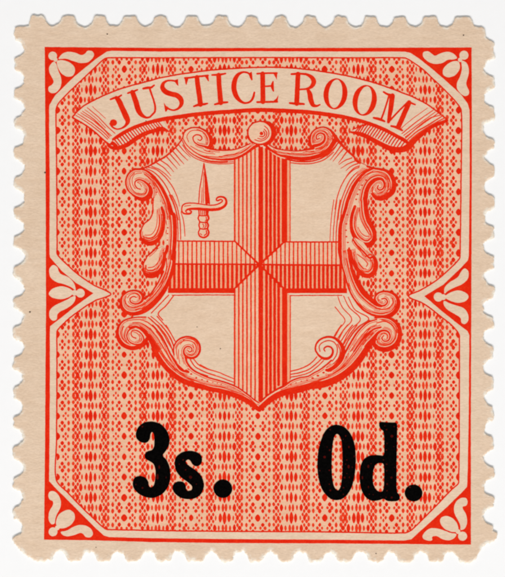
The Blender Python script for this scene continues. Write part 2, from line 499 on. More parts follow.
for x, y, rx, ry in dots:
    if not (bx[0]-2 < x < bx[1]+2 and bx[2]-3 < y < bx[3]+3): continue
    if not inside((x, y), P2) and not (inside((x, y+ry*.6), P2) or inside((x, y-ry*.6), P2) or inside((x+rx*.8, y), P2) or inside((x-rx*.8, y), P2)): continue
    used.append((x, y, rx, ry))
    dd = abs(((x-X0+NX/2) % NX)-NX/2)
    if 15 < dd < 23.2: rx *= 1.04; ry *= 1.22
    elif rx < 1.3: ry *= 1.1
    k = 1+0.16*noise.noise(Vector((x*.03, y*.03, 1)))+0.20*(R()-.5)
    k2 = 1+0.16*noise.noise(Vector((x*.03, y*.03, 1)))+0.16*(R()-.5)
    g.blob(x+(R()-.5)*.3, y+(R()-.5)*.35, (rx+0.33)*k, (ry*1.06+0.32)*k2, 0.035+0.006*(gi % 4), 0 if rx > 1.3 else 1, 12 if rx > 1.4 else 8, 1.3)
    gi += 1
g.build('patterned_ground', [M_RED, M_LINE, M_TINT], stamp, 'red engraved lattice of dots, dashes and diamonds')

# ---- banner
top = [(72.4, 117.3), (77, 112), (84.3, 105.6), (92.6, 101), (100.5, 97), (108, 93.8), (117, 90.1), (133.8, 85), (150, 80.8), (157, 78.7), (173.8, 75.4), (190, 72.9),
       (208, 70.6), (230, 68.8), (255, 67.5), (285, 67.7), (313, 70.2), (328, 72.5), (343.7, 75.2), (361.5, 79.3), (375, 83), (387.5, 87.2), (400, 91.9), (414.6, 97.9), (428, 105), (438.8, 113), (446.7, 119.6)]
bot = [(118.3, 136.2), (128, 130.4), (137.7, 126.2), (150, 122.2), (162.7, 119.3), (180, 116.7), (197, 114.3), (213, 112.8), (230, 111.6), (258, 110), (285, 110.8), (300, 111.6),
       (313, 112.6), (335, 115.6), (349.7, 118.2), (364, 122), (381.4, 128.3), (395.7, 135.6), (405.2, 141)]
tA = T(70, 90, 8.42); tF = T(110, 115, 7.214); tG = T(345, 115, 6.31); tE = T(400, 85, 8.24)
lend = tA([(20, 230, 1.5), (100, 277, 1.5), (180, 330, 1.5), (250, 390, 1.5), (310, 445, 1.8), (330, 458, 2)])
rend = tE([(385, 292, 3.2), (330, 315, 3.6), (260, 345, 3.8), (190, 395, 4.6), (130, 445, 5.4), (70, 500, 5.6), (30, 520, 4)])
bn = Ink()
poly = top + [p[:2] for p in rend] + [(405, 141)] + bot[::-1] + [(112, 141)] + [p[:2] for p in lend[::-1]]
bn.fill([poly], 0.34, 0, 1.0)
BANNER = poly
st = [[(p[0], p[1], 1.3) for p in top],
      [(113, 139.5, 2.5)] + [(p[0], p[1], 4.2 if 3 < i < 14 else 3.8) for i, p in enumerate(bot)] + [(408.4, 143.5, 3)],
      lend, rend]
hat = [[(50, 213, .6), (150, 277, .8), (250, 352, .9), (318, 415, .9)], [(65, 200, .6), (180, 275, .9), (285, 358, 1), (330, 405, .9)],
       [(90, 192, .5), (190, 255, .8), (290, 338, .9), (338, 392, .8)], [(105, 178, .5), (200, 247, .9), (300, 342, .9), (350, 385, .8)],
       [(145, 150, .6), (230, 220, .8), (320, 312, .8), (380, 365, .7)], [(190, 140, .35), (250, 195, .45), (300, 240, .35)], [(125, 165, .4), (215, 235, .5), (300, 320, .5)]]
hst = [tA(h) for h in hat]
hst += [tE(h) for h in [[(225, 190, .4), (100, 280, .5), (0, 365, .5)], [(275, 205, .7), (140, 300, .9), (15, 400, .9)], [(290, 222, .6), (160, 318, .8), (30, 415, .8)],
        [(315, 232, .7), (200, 312, .9), (45, 428, .9)], [(335, 248, .8), (250, 272, 1.2), (120, 370, 1.2), (45, 438, 1)], [(350, 255, .9), (240, 325, 1.4), (130, 390, 1.3), (60, 452, 1.1)],
        [(370, 270, 1), (250, 335, 1.1), (140, 405, 1), (75, 462, 1)]]]
bn.shapes(st, 0.36, 1); bn.shapes(hst, 0.38, 2)
banner = bn.build('banner', [M_FILL, M_RED, M_LINE], stamp, 'curved scroll banner lettered JUSTICE ROOM')

def lerp_at(line, x):
    for a, b in zip(line, line[1:]):
        if min(a[0], b[0]) <= x <= max(a[0], b[0]) and a[0] != b[0]:
            return a[1]+(b[1]-a[1])*(x-a[0])/(b[0]-a[0])
    return line[0][1] if abs(x-line[0][0]) < abs(x-line[-1][0]) else line[-1][1]
# folds of the ribbon behind its ends
lowL = tF([(-10, 222, 3), (20, 238, 3.5), (60, 238, 4), (120, 217, 4.6), (180, 176, 4.6), (240, 140, 4.4), (300, 118, 4), (360, 105, 3.6), (400, 112, 2.2), (425, 120, 1)])
upL = tF([(-10, 212), (20, 178), (60, 152), (130, 112), (200, 82), (290, 52), (380, 33), (425, 120)])
fo = Ink(); fo.fill([[p[:2] for p in upL] + [p[:2] for p in lowL[::-1]]], 0.30, 0)
fo.shapes([lowL, [(p[0], p[1], 2.2) for p in upL[:3]], tF([(340, 92, 2), (385, 96, 2.4), (420, 116, 1.2)]),
           tF([(-5, 205, 4), (20, 205, 4), (45, 225, 4)])], 0.32, 1)
hs = []
for i in range(19):
    X = 12+i*18.5
    x1, = tF([(X, 0)]); y1 = lerp_at([p[:2] for p in upL], x1[0])+0.6
    x2 = x1[0]+6.0; y2 = min(lerp_at([p[:2] for p in lowL], x2), y1+7.5)
    hs.append([(x1[0], y1, 1.3 if i < 8 else 1.0), ((x1[0]+x2)/2, (y1+y2)/2-.2, 1.3 if i < 8 else 1.0), (x2, y2, 1.1)])
fo.shapes(hs, 0.33, 1)
fo.build('ribbon_fold', [M_FILL, M_RED], banner)
lowR = tG([(35, 108, 1.6), (90, 118, 4.2), (150, 143, 4.6), (220, 180, 4.8), (290, 213, 5.6), (350, 219, 6), (400, 205, 5.6), (425, 180, 5)])
upR = tG([(35, 108), (75, 78), (120, 52), (230, 88), (320, 133), (380, 168), (425, 180)])
fo = Ink(); fo.fill([[p[:2] for p in upR] + [p[:2] for p in lowR[::-1]]], 0.30, 0)
fo.shapes([lowR, tG([(295, 215, 3), (310, 240, 3), (312, 250, 2)]), tG([(60, 88, .8), (100, 70, 1.5), (130, 62, 2)])], 0.32, 1)
hs = []
for i in range(19):
    X = 95+i*16.5
    x1, = tG([(X, 0)]); y1 = lerp_at([p[:2] for p in upR], x1[0])+0.6
    x2 = x1[0]-5.5; y2 = min(lerp_at([p[:2] for p in lowR], x2), y1+8)
    hs.append([(x1[0], y1, 1.2), ((x1[0]+x2)/2, (y1+y2)/2-.2, 1.2), (x2, y2, 1.1)])
fo.shapes(hs, 0.33, 1)
fo.build('ribbon_fold', [M_FILL, M_RED], banner)

# letters
LT = []
a, b_, c_, d_, e_, f_, h_ = T(100, 75, 8.88), T(140, 65, 8.88), T(180, 60, 8.88), T(225, 60, 8.42), T(285, 60, 8.88), T(320, 65, 8.42), T(365, 75, 8.88)
LT.append(('J', [a([(92, 216, 1.6), (130, 203, 2), (160, 196, 1.8), (190, 180, 1.4)]), a([(145, 200, 3.5), (165, 225, 5), (200, 300, 5.2), (235, 375, 5.6), (247, 408, 4.6), (230, 445, 2.6), (195, 472, 1.5), (150, 480, 1.3), (112, 462, 1.6), (92, 432, 2)])], [ell(*a([(120, 423)])[0], 3.6, 3.4)]))
LT.append(('U', [a([(247, 162, 1.5), (290, 148, 1.9), (333, 131, 1.5)]), a([(288, 152, 4.6), (318, 235, 5.2), (343, 315, 5), (372, 357, 3.8), (410, 377, 2.1), (444, 373, 1.6)]) + b_([(103, 448, 1.6), (130, 418, 1.8), (135, 378, 1.8), (120, 310, 1.6), (88, 215, 1.8)]), b_([(28, 210, 1.9), (70, 203, 2.4), (100, 200, 2), (127, 180, 1.4)])], []))
LT.append(('S', [b_([(330, 150, 1.5), (290, 139, 1.5), (245, 140, 1.7), (208, 163, 3), (200, 198, 4.4), (228, 238, 5), (280, 258, 4.8), (330, 272, 4.9), (363, 305, 4.8), (368, 345, 3.8), (345, 383, 2.3), (300, 402, 1.5), (260, 392, 1.6), (235, 375, 2)])], [b_([(300, 138), (338, 124), (342, 188), (330, 180)]), b_([(212, 332), (250, 392), (232, 415), (222, 412)])]))
LT.append(('T', [c_([(42, 160, 1.7), (100, 156, 1.7), (150, 148, 1.9), (200, 143, 1.7), (250, 137, 1.6)]), c_([(150, 152, 4.4), (163, 260, 4.8), (176, 345, 4.8), (182, 395, 5)]), c_([(122, 412, 1.5), (150, 402, 2.2), (210, 394, 2.2), (243, 386, 1.4)])], [c_([(38, 155), (80, 152), (58, 222), (50, 215)]), c_([(218, 142), (252, 133), (258, 190), (248, 188)])]))
LT.append(('I', [c_([(283, 134, 1.5), (345, 130, 2.1), (405, 121, 1.4)]), c_([(343, 133, 4.6), (350, 250, 4.6), (362, 380, 5)]), c_([(308, 394, 1.6), (360, 382, 2.4), (423, 375, 1.6)])], []))
LT.append(('C', [d_([(222, 135, 2), (190, 107, 1.6), (150, 103, 1.8), (112, 122, 3.2), (82, 175, 4.6), (76, 240, 4.9), (92, 300, 4.6), (128, 345, 3), (170, 364, 1.8), (212, 350, 1.9), (238, 312, 2.1), (248, 272, 1.6)])], [d_([(195, 112), (226, 98), (234, 168), (222, 172), (210, 150)])]))
LT.append(('E', [d_([(270, 115, 1.6), (330, 112, 1.6), (438, 110, 1.5)]), d_([(317, 115, 4.6), (318, 240, 4.6), (320, 352, 4.8)]), d_([(335, 222, 1.4), (400, 218, 1.6)]), d_([(404, 182, 1.2), (398, 218, 3), (408, 262, 1.2)]), d_([(270, 354, 1.8), (350, 353, 1.8), (440, 352, 1.8)])], [d_([(402, 108), (442, 106), (436, 168), (425, 145)]), d_([(450, 293), (444, 358), (398, 352), (432, 325)])]))
LT.append(('R', [e_([(55, 126, 1.7), (90, 124, 2.1), (135, 121, 2)]), e_([(116, 125, 4.6), (110, 250, 4.6), (104, 388, 4.8)]), e_([(42, 383, 1.7), (105, 388, 2.4), (168, 391, 1.8)]),
    e_([(130, 123, 1.8), (190, 128, 2.3), (237, 155, 3.9), (255, 195, 4.6), (238, 233, 3.6), (200, 254, 1.9), (130, 262, 1.5)]), e_([(200, 258, 2.6), (220, 300, 4.6), (232, 362, 4.8), (250, 400, 3.8), (280, 408, 2.1), (310, 397, 1.2)])], []))
LT.append(('M', [h_([(165, 150, 1.6), (200, 170, 2), (250, 182, 2.4)]), h_([(213, 185, 1.6), (180, 290, 1.5), (148, 385, 1.7)]), h_([(76, 380, 1.8), (125, 392, 2.6), (175, 412, 1.7)]), h_([(243, 184, 5), (228, 300, 4.6), (208, 418, 3)]),
    h_([(206, 420, 1.8), (290, 330, 1.5), (385, 235, 1.6)]), h_([(392, 244, 4.6), (345, 350, 4.8), (295, 462, 4.8)]), h_([(385, 238, 2), (445, 264, 1.4)]), h_([(230, 452, 1.6), (285, 468, 2.6), (330, 492, 1.7)])], []))
def letter(ch, strokes, polys):
    k = Ink(); k.shapes(strokes, 0.42, 0, polys, rough=0.04); k.build('letter', [M_RED], banner, 'red serif capital '+ch)
for ch, s1, p1 in LT: letter(ch, [[(p[0], p[1], p[2]*1.06+.1) for p in q] for q in s1], p1)
for cx, cy, rot in (f_([(130, 243)])[0]+(7,), f_([(376, 298)])[0]+(12,)):
    k = Ink(); r_ = math.radians(rot)
    k.fill([ell(cx, cy, 12.0, 15.6, 40, r_), ell(cx, cy-.1, 6.7, 14.2, 36, r_)], 0.42, 0, 0.8)
    k.build('letter', [M_RED], banner, 'red serif capital O')

# ---- shield -------------------------------------------------------------
A1 = T(165, 115, 7.214); A2 = T(225, 110, 7.214); A3 = T(120, 155, 7.77); A4 = T(125, 195, 7.77); A5 = T(115, 250, 7.214)
A6 = T(112, 290, 7.214); A7 = T(150, 325, 7.77); A8 = T(200, 350, 7.77); A9 = T(260, 350, 7.77); A10 = T(310, 325, 7.77)
A11 = T(335, 290, 7.214); A12 = T(335, 250, 7.214); A13 = T(335, 155, 7.77); A14 = T(335, 200, 7.77); A15 = T(285, 115, 7.214)
def xy(l): return [p[:2] for p in l]

edgeL = A3([(110, 108, 1.5), (160, 108, 1.5), (210, 93, 1.5), (260, 66, 1.6), (310, 36, 1.6)]) + A1([(0, 302, 1.7), (50, 262, 1.6), (100, 208, 1.5), (128, 165, 1.3)])
edgeR = A15([(345, 125, 2), (385, 185, 3), (430, 237, 2.4), (500, 305, 2)]) + A13([(160, 42, 1.8), (220, 77, 2), (280, 100, 2)])
field = xy(edgeL) + A1([(190, 150), (330, 250), (505, 262)]) + A2([(180, 245), (250, 240), (330, 262)]) + A15([(0, 262), (200, 245), (300, 160)]) + xy(edgeR)
field += A13([(300, 250), (210, 450)]) + A14([(230, 150), (120, 330)]) + A12([(90, 100), (150, 280), (270, 430)]) + A11([(330, 195), (250, 330), (200, 420)]) + A10([(440, 160), (330, 330), (200, 420), (80, 460), (0, 475)])
field += A9([(350, 300), (180, 340), (50, 415)]) + [(259.2, 408)] + A8([(390, 408), (240, 338), (80, 300)]) + A7([(400, 470), (250, 425), (120, 315), (30, 165)])
field += A6([(300, 360), (200, 240), (150, 195)]) + A5([(200, 440), (320, 300), (400, 130)]) + A4([(350, 250), (300, 60)]) + A3([(260, 240), (150, 150)])
sh = Ink(); sh.fill([field], 0.44, 0, 1.0)
L = []; D = []
# edge + ticks along the shoulders
D += [edgeL, edgeR]
L += [A3(h) for h in [
    [(205, 105, .9), (265, 135, 1.1), (330, 200, 1.1), (380, 285, 1.1), (420, 380, 1.1), (445, 470, 1), (452, 505, 1)],
    [(215, 95, .9), (280, 112, 1), (340, 160, 1), (390, 220, .9), (430, 290, .8), (455, 360, .6), (463, 400, .4)],
    [(245, 88, .9), (300, 110, .8), (355, 150, .7), (395, 190, .35)],
    [(285, 62, 1.2), (335, 95, .9), (370, 130, .7), (397, 162, .35)], [(318, 42, 1.2), (370, 78, .9), (418, 132, .35)]]]
L += [A1(h) for h in [[(8, 296, 1.2), (45, 340, .9), (88, 388, .35)], [(32, 276, 1.2), (70, 320, .9), (108, 366, .35)], [(55, 258, 1.2), (100, 312, .9), (137, 355, .35)], [(76, 236, 1.2), (125, 290, .9), (165, 328, .35)],
      [(96, 212, 1.1), (135, 258, .8), (185, 305, .35)]]]
L += [A15(h) for h in [[(385, 195, 1.2), (352, 248, .9), (300, 300, .4)], [(402, 222, 1.3), (365, 275, .9), (325, 325, .35)], [(422, 242, 1.2), (380, 292, .9), (345, 335, .35)], [(445, 266, 1.3), (410, 315, .9), (385, 348, .35)]]]
L += [A13(h) for h in [[(190, 62, 1.2), (125, 88, .9), (85, 122, .4)], [(160, 45, 1.2), (95, 72, .9), (45, 105, .35)], [(130, 22, 1.2), (75, 45, .9), (30, 75, .35)], [(215, 78, 1.2), (150, 100, .9), (100, 150, .7), (60, 220, .5)]]]
# inner lines next to the left stem
L += [A4(h) for h in [[(365, 0, 1), (400, 80, 1), (420, 160, 1), (430, 230, 1), (432, 345, .9)], [(435, 130, .6), (458, 220, .8), (466, 320, .6)], [(345, 0, .8), (385, 90, .9), (405, 180, .9), (412, 260, .9), (412, 350, .8)]]]
L += [A5(h) for h in [[(422, 330, 1.1), (370, 400, 1.1), (312, 462, 1.1), (345, 505, 1)], [(388, 325, 1), (330, 385, 1), (262, 455, 1)], [(450, 0, .8), (450, 100, .7)]]]
L += [A6(h) for h in [[(280, 190, .9), (340, 240, .9), (390, 300, .9), (430, 370, .9), (447, 415, .8)], [(325, 190, 1.1), (370, 240, 1.1), (410, 290, 1.1), (445, 350, 1), (458, 372, .8)], [(262, 198, 1.4), (320, 250, 1.3), (370, 315, 1.2), (412, 390, 1.1), (442, 440, 1.1)]]]
L += [A7(h) for h in [[(125, 0, .9), (160, 60, .9), (192, 122, .9)], [(90, 0, .9), (130, 52, .9), (165, 110, .9), (187, 170, .9)], [(60, 0, 1.1), (110, 60, 1.1), (150, 130, 1.1), (176, 200, 1.1), (192, 245, 1.1)]]]
L += [A7(h) for h in [[(340, 265, .9), (380, 310, 1), (440, 340, 1), (505, 360, .9)], [(312, 268, 1.2), (350, 322, 1.1), (410, 357, 1), (460, 378, 1), (505, 390, 1)]]]
L += [A8(h) for h in [[(0, 113, .9), (70, 150, .9), (150, 175, .9), (210, 202, .9), (262, 222, .8)], [(0, 155, .9), (70, 185, .9), (150, 208, .9), (210, 232, .9), (262, 250, .8)], [(350, 270, .5), (400, 315, .6), (452, 378, .6)], [(320, 285, .5), (380, 325, .6), (440, 385, .6)]]]
L += [A9(h) for h in [[(232, 166, 1.1), (300, 150, 1.1), (360, 125, 1.1), (410, 90, 1.1), (442, 53, 1)], [(232, 190, 1.1), (310, 175, 1.1), (380, 150, 1.1), (440, 105, 1.1), (478, 68, 1)], [(232, 212, 1), (320, 195, 1), (390, 170, 1), (450, 125, 1), (493, 83, 1)],
      [(0, 360, .7), (60, 300, .7), (120, 255, .6)], [(0, 380, .6), (70, 315, .7), (150, 255, .6)]]]
L += [A10(h) for h in [[(188, 85, 1), (215, 42, 1), (243, 0, 1)], [(218, 100, 1.1), (255, 45, 1.1), (292, 0, 1.1)], [(242, 122, 1.1), (288, 52, 1.1), (330, 0, 1.1)], [(260, 152, 1.2), (318, 62, 1.2), (365, 0, 1.2)]]]
L += [A11(h) for h in [[(0, 122, .8), (35, 165, .8), (72, 222, .8), (35, 275, .8), (0, 335, .9)], [(20, 48, .7), (50, 120, .8), (120, 214, .9), (62, 288, .9), (28, 355, .9)], [(62, 42, .7), (100, 122, .9), (182, 212, .9), (110, 288, .9), (60, 385, 1)],
      [(95, 50, .7), (140, 138, .9), (243, 209, 1), (165, 268, 1), (105, 345, 1), (70, 410, 1)]]]
L += [A14(h) for h in [[(40, 0, 1), (22, 120, 1), (12, 220, 1), (8, 325, .9)], [(15, 0, .9), (0, 110, .9), (-10, 210, .8), (-14, 320, .7)], [(-10, 0, .7), (-25, 110, .7), (-35, 220, .6), (-38, 320, .5)]]]
L += [A13(h) for h in [[(250, 95, .9), (180, 130, .9), (120, 190, 1), (80, 270, 1), (50, 350, 1), (32, 430, 1), (22, 505, 1)], [(220, 85, .9), (140, 118, .9), (80, 182, .9), (40, 262, .9), (15, 340, .9), (0, 420, .8)]]]
D += [A2([(-5, 378, .6), (60, 372, .6)])]
sh.shapes(D, 0.46, 1); sh.shapes(L, 0.48, 2)
shield = sh.build('shield', [M_FILL, M_RED, M_LINE], stamp, 'baroque shield bearing a red cross and a sword')

# cross
cr = Ink(); C1 = []; C2 = []; PL = []
cx0, cy0 = 259.3, 264.6
cr.fill([[(234, 150), (259, 148), (259.3, 264.6), (234.7, 241.5)]], 0.49, 2)
cr.fill([[(234.7, 288.6), (259.3, 264.6), (259.4, 404), (248, 392), (234, 384)]], 0.49, 2)
cr.fill([[(259, 148), (290.5, 150), (290.5, 242), (284, 242), (259.3, 264.6)]], 0.49, 3)
cr.fill([[(259.3, 264.6), (284, 288.6), (290.5, 296), (290.5, 381), (275, 391), (259.4, 404)]], 0.49, 3)
cr.fill([[(171, 241), (234.7, 241.5), (259.3, 264.6), (168, 264)]], 0.49, 2)
cr.fill([[(168, 264), (259.3, 264.6), (234.7, 288.6), (233, 293), (168, 293)]], 0.49, 3)
cr.fill([[(259.3, 264.6), (284, 242), (343, 242), (345, 265)]], 0.49, 2)
cr.fill([[(259.3, 264.6), (345, 265), (347, 293), (288, 293), (284, 288.6)]], 0.49, 3)
def rect(x0, y0, x1, y1): return [(x0, y0), (x1, y0), (x1, y1), (x0, y1)]
# upright, light half
for i in range(7):
    x = 234.7+i*4.08
    k = (x-234.7)/24.6
    w = 1.5 if i else 1.7
    yt = 241.5+23*k; yb = 288.8-23.5*k
    top_y = 151-0.25*(x-234)-(2 if i > 3 else 0); bot_y = 384+0.72*(x-234)
    C1.append([(x, top_y, w), (x, (top_y+yt)/2, w), (x, yt, w)])
    C1.append([(x, yb, w), (x, (bot_y+yb)/2, w), (x, bot_y, w)])
# upright, shaded half: solid bars
xs = [259.9, 262.0, 266.5, 270.5, 274.6, 278.6]
for i, x in enumerate(xs):
    w = 2.75 if i > 1 else 2.1
    k = max(0, (x-260)/24)
    yt = 264.5-22.5*k; yb = 264.8+23.5*k
    bot_y = 403-0.72*(x-259)-0.01*(x-259)**2
    C1.append([(x, 147+0.2*(x-259), w), (x, (147+yt)/2, w), (x, yt, w)])
    C1.append([(x, yb, w), (x, (bot_y+yb)/2, w), (x, bot_y, w)])
PL += [rect(281.6, 153, 287.2, 242), rect(282.0, 288.5, 287.3, 386)]
C1 += [[(290.1, 156, 1.0), (290.1, 200, .9), (290.1, 241.5, .9)], [(290.3, 296, .9), (290.3, 340, .9), (290.3, 379, .9)]]
# arms
for i in range(22):                                  # left, from the centre outwards
    x = 254.5-i*4.45*1.0
    if x < 169: break
    k = max(0, (x-234.7)/24.0)
    C1.append([(x, 241.5+23*k, 1.35), (x, 253, 1.3) if k == 0 else (x, (241.5+23*k+264.4)/2, 1.3), (x, 264.3, 1.4)])
    C1.append([(x, 264.5, 2.7), (x, (264.5+289-23.5*k)/2, 2.6), (x, 288.8-23.5*k, 2.55)])
for i in range(22):
    x = 263.8+i*4.25
    if x > 346: break
    k = max(0, 1-(x-260)/23.5)
    C1.append([(x, 242+22.5*k, 1.35), (x, (242+22.5*k+264.8)/2, 1.3), (x, 264.8, 1.4)])
    C1.append([(x, 265, 2.7), (x, (265+289-23.5*k)/2, 2.6), (x, 289-23.5*k, 2.55)])
C2 += [[(176, 241, 1.3), (205, 241.2, 1.3), (235, 241.4, 1.3)], [(284, 242, 1.3), (310, 242, 1.3), (340.5, 242, 1.3)],
       [(175, 264, 1.6), (215, 264.2, 1.5), (259, 264.5, 1.6), (300, 265, 1.7), (341, 265.2, 1.7)],
       [(235, 241.5, 1.5), (259.3, 264.6, 1.9)], [(259.3, 264.6, 2.4), (234.5, 288.6, 1.7)], [(284, 242, 1.7), (259.5, 264.6, 2.1)], [(259.5, 264.6, 2.1), (284, 288.6, 1.7)],
       [(172, 295.2, .8), (205, 295, .8), (234, 295, .8)], [(290, 295.6, .8), (315, 295.4, .8), (342, 295.4, .8)]]
PL += [[(168, 288.2), (235.4, 288.0), (235.4, 292.8), (233.5, 293.2), (168, 293.0)], rect(281.9, 288.3, 347, 293.2)]
light = [c for c in C1 if max(p[2] for p in c) < 1.8]; heavy = [c for c in C1 if max(p[2] for p in c) >= 1.8]
cr.shapes(light, 0.51, 4, rough=0.22); cr.shapes(heavy+C2, 0.54, 1, PL, rough=0.22)
cr.build('cross', [M_FILL, M_RED, M_TINT, M_TINT3, M_LINE], shield, 'ribbed red cross with bevelled centre')

# sword
W = T(176, 190, 10.1); Wb = T(170, 160, 7.214)
sw = Ink()
sw.fill([Wb([(245, 22), (215, 200), (206, 318), (286, 318), (272, 180)])], 0.49, 0)
sw.shapes([Wb([(245, 22, .8), (232, 105, .9), (216, 200, .9), (206, 318, .9)]), Wb([(247, 30, .8), (255, 110, 2.1), (262, 200, 3.2), (262, 250, 3), (264, 315, 2.6)]),
           Wb([(248, 40, .6), (268, 170, 1.1), (285, 315, 1.3)]), Wb([(232, 200, .4), (228, 310, .7)]), Wb([(243, 90, .4), (240, 310, .6)]), Wb([(262, 120, .8), (274, 220, 1.1), (276, 312, 1)])], 0.50, 1)
guard = W([(60, 205), (65, 160), (95, 138), (150, 133), (220, 138), (300, 150), (370, 153), (420, 143), (455, 125), (470, 105), (450, 95), (420, 108), (405, 100), (420, 75), (460, 68), (498, 83), (512, 118), (497, 160), (450, 190), (380, 202), (300, 200), (220, 192), (150, 192), (115, 203), (130, 212), (158, 212), (148, 238), (100, 242), (65, 228)])
sw.fill([chaikin(guard, 1)], 0.53, 0)
grip = W([(230, 200), (233, 250), (224, 288), (240, 322), (232, 355), (240, 390), (227, 430), (240, 466), (275, 480), (316, 466), (333, 430), (320, 393), (327, 355), (315, 323), (333, 287), (322, 250), (328, 200)])
sw.fill([grip], 0.50, 0)
sw.shapes([W([(230, 200, 1.2), (233, 250, 1.2), (224, 288, 1.3), (240, 322, 1.2), (232, 355, 1.3), (240, 390, 1.2), (227, 430, 1.3), (240, 466, 1.6), (275, 480, 1.8), (316, 466, 1.9), (332, 430, 1.8), (319, 393, 1.6), (326, 355, 1.9), (314, 323, 1.6), (331, 287, 2), (319, 250, 2), (324, 200, 2.2)]),
           W([(232, 257, 1.3), (280, 262, 1.2), (320, 257, 1.6)]), W([(240, 323, 1.3), (280, 330, 1.3), (318, 323, 1.6)]), W([(240, 390, 1.3), (280, 395, 1.3), (320, 390, 1.6)]),
           W([(250, 205, .8), (252, 248, .8)]), W([(270, 205, .8), (271, 250, .8)]), W([(290, 205, .9), (290, 252, .9)]), W([(307, 205, 1), (306, 252, 1)]),
           W([(305, 275, 1), (308, 300, .9), (295, 315, .7)]), W([(300, 340, 1), (303, 365, 1), (290, 382, .7)]), W([(270, 345, .7), (282, 360, .8), (275, 378, .7)]), W([(305, 410, 1), (310, 440, 1.1), (285, 460, .9)]), W([(245, 440, .6), (262, 455, .7)])], 0.52, 1)
sw.shapes([W([(59, 215, 1.3), (58, 185, 1.2), (72, 152, 1.2), (105, 136, 1.1), (150, 133, 1.1), (220, 138, 1), (300, 150, 1), (370, 153, 1.1), (420, 144, 1.2), (455, 127, 1.2), (470, 108, 1.2), (452, 97, 1.3), (422, 108, 1.6), (408, 100, 1.4), (420, 77, 1.6), (460, 69, 1.8), (495, 83, 2), (510, 118, 2.3), (495, 158, 2.6), (450, 187, 3), (380, 199, 3.1), (300, 197, 3), (220, 190, 2.8), (150, 191, 2.2), (112, 200, 1.8), (96, 215, 1.1), (110, 226, .9)]),
           W([(59, 215, 1.3), (75, 234, 1.6), (110, 241, 1.9), (145, 236, 2), (156, 216, 1.5), (138, 210, 1)]), W([(85, 165, .5), (150, 155, .5)])], 0.55, 1)
sw.build('sword', [M_TINT2, M_RED], shield, 'small upright sword with curled guard')

def contour_lines(heavy, fill):
    """the engraver's fine lines that follow each strong line"""
    sp = [spline(h, 1.2) for h in heavy]
    grid = {}
    for q in sp:
        for p in q: grid.setdefault((int(p[0]//4), int(p[1]//4)), []).append(p)
    out = []
    for q in sp:
        for sd in (-1, 1):
            for kx in range(3):
                run = []
                for i in range(len(q)):
                    a_, b_ = q[max(0, i-1)], q[min(len(q)-1, i+1)]
                    dx, dy = b_[0]-a_[0], b_[1]-a_[1]; d = math.hypot(dx, dy) or 1
                    off = q[i][2]*.5+1.15+1.15*kx
                    x, y = q[i][0]-dy/d*off*sd, q[i][1]+dx/d*off*sd
                    ok = q[i][2] > 1.25+0.55*kx and inside((x, y), fill)
                    if ok:
                        gx, gy = int(x//4), int(y//4)
                        for u in (-1, 0, 1):
                            for v in (-1, 0, 1):
                                for p in grid.get((gx+u, gy+v), ()):
                                    if math.hypot(x-p[0], y-p[1]) < p[2]*.5+.95: ok = False
                    if ok: run.append((x, y, 0.42-0.09*kx))
                    else:
                        if len(run) > 3: out.append(run)
                        run = []
                if len(run) > 3: out.append(run)
    return out
def piece(name, fills, heavy, light, z, label=None, dts=()):
    k = Ink()
    for f in fills: k.fill([f], z, 0, 1.0)
    k.shapes(contour_lines(heavy, fills[0]), z+0.015, 2, rough=0.05)
    if light: k.shapes(light, z+0.02, 2)
    polys = [ell(x, y, r*1.15, r*.8, 8) for x, y, r in dts]
    k.shapes(heavy, z+0.04, 1, polys)
    return k.build(name, [M_TINT2, M_RED, M_LINE], shield, label)

# top scrolls
f = A1([(128, 190), (140, 130), (170, 100), (215, 93), (265, 98), (308, 125), (338, 165), (350, 205), (335, 240), (400, 250), (480, 252)]) + A2([(0, 292), (60, 288), (120, 272), (185, 240), (240, 245), (215, 275), (150, 322), (80, 352), (0, 368)]) + A1([(450, 345), (380, 345), (300, 335), (220, 305), (165, 262)])
piece('scroll', [f],
      [A1([(128, 165, 1.2), (140, 125, 1.2), (165, 103, 1.2), (205, 92, 1.2), (255, 97, 1.4), (300, 122, 2.2), (328, 165, 3.6), (335, 205, 4.6), (315, 235, 3.6), (290, 232, 2)]),
       A1([(325, 238, 2.4), (290, 228, 2), (240, 215, 1.4), (208, 190, 1.1), (203, 160, 1.1), (225, 143, 1.1), (255, 148, 1.2), (267, 168, 1.1), (255, 184, 1), (238, 176, .7)]),
       A1([(320, 240, 2.6), (370, 252, 1.5), (430, 256, 1.1), (480, 253, 1)]) + A2([(10, 291, 1), (60, 287, 1), (120, 271, .9), (182, 243, .9)]),
       A1([(240, 285, .9), (300, 308, 1.3), (380, 320, 1.8), (420, 322, 2)]) + A2([(12, 357, 2.4), (65, 352, 2.6), (120, 330, 2.5), (170, 300, 2.6), (215, 266, 3.2), (240, 256, 3)]),
       A1([(125, 185, .8), (145, 230, .9), (190, 275, .9), (240, 305, 1.1), (300, 328, 1.5), (400, 340, 1.8), (450, 338, 1.8)])],
      [A1([(170, 195, .6), (158, 155, .6), (180, 120, .6), (220, 110, .6), (270, 122, .7), (298, 150, .7), (303, 185, .8)]), A1([(130, 170, .8), (150, 208, 1), (190, 248, 1), (240, 283, 1), (310, 300, .8), (400, 303, .8)]) + A2([(0, 328, .8), (70, 318, .8), (130, 300, .8), (190, 260, .8)]),
       A1([(125, 215, .6), (165, 270, .7), (220, 312, .7), (290, 338, .8), (380, 352, .8), (450, 352, .7), (500, 346, .6)]),
       A1([(185, 225, .6), (240, 255, .6), (300, 275, .5), (360, 282, .5)])], 0.60)
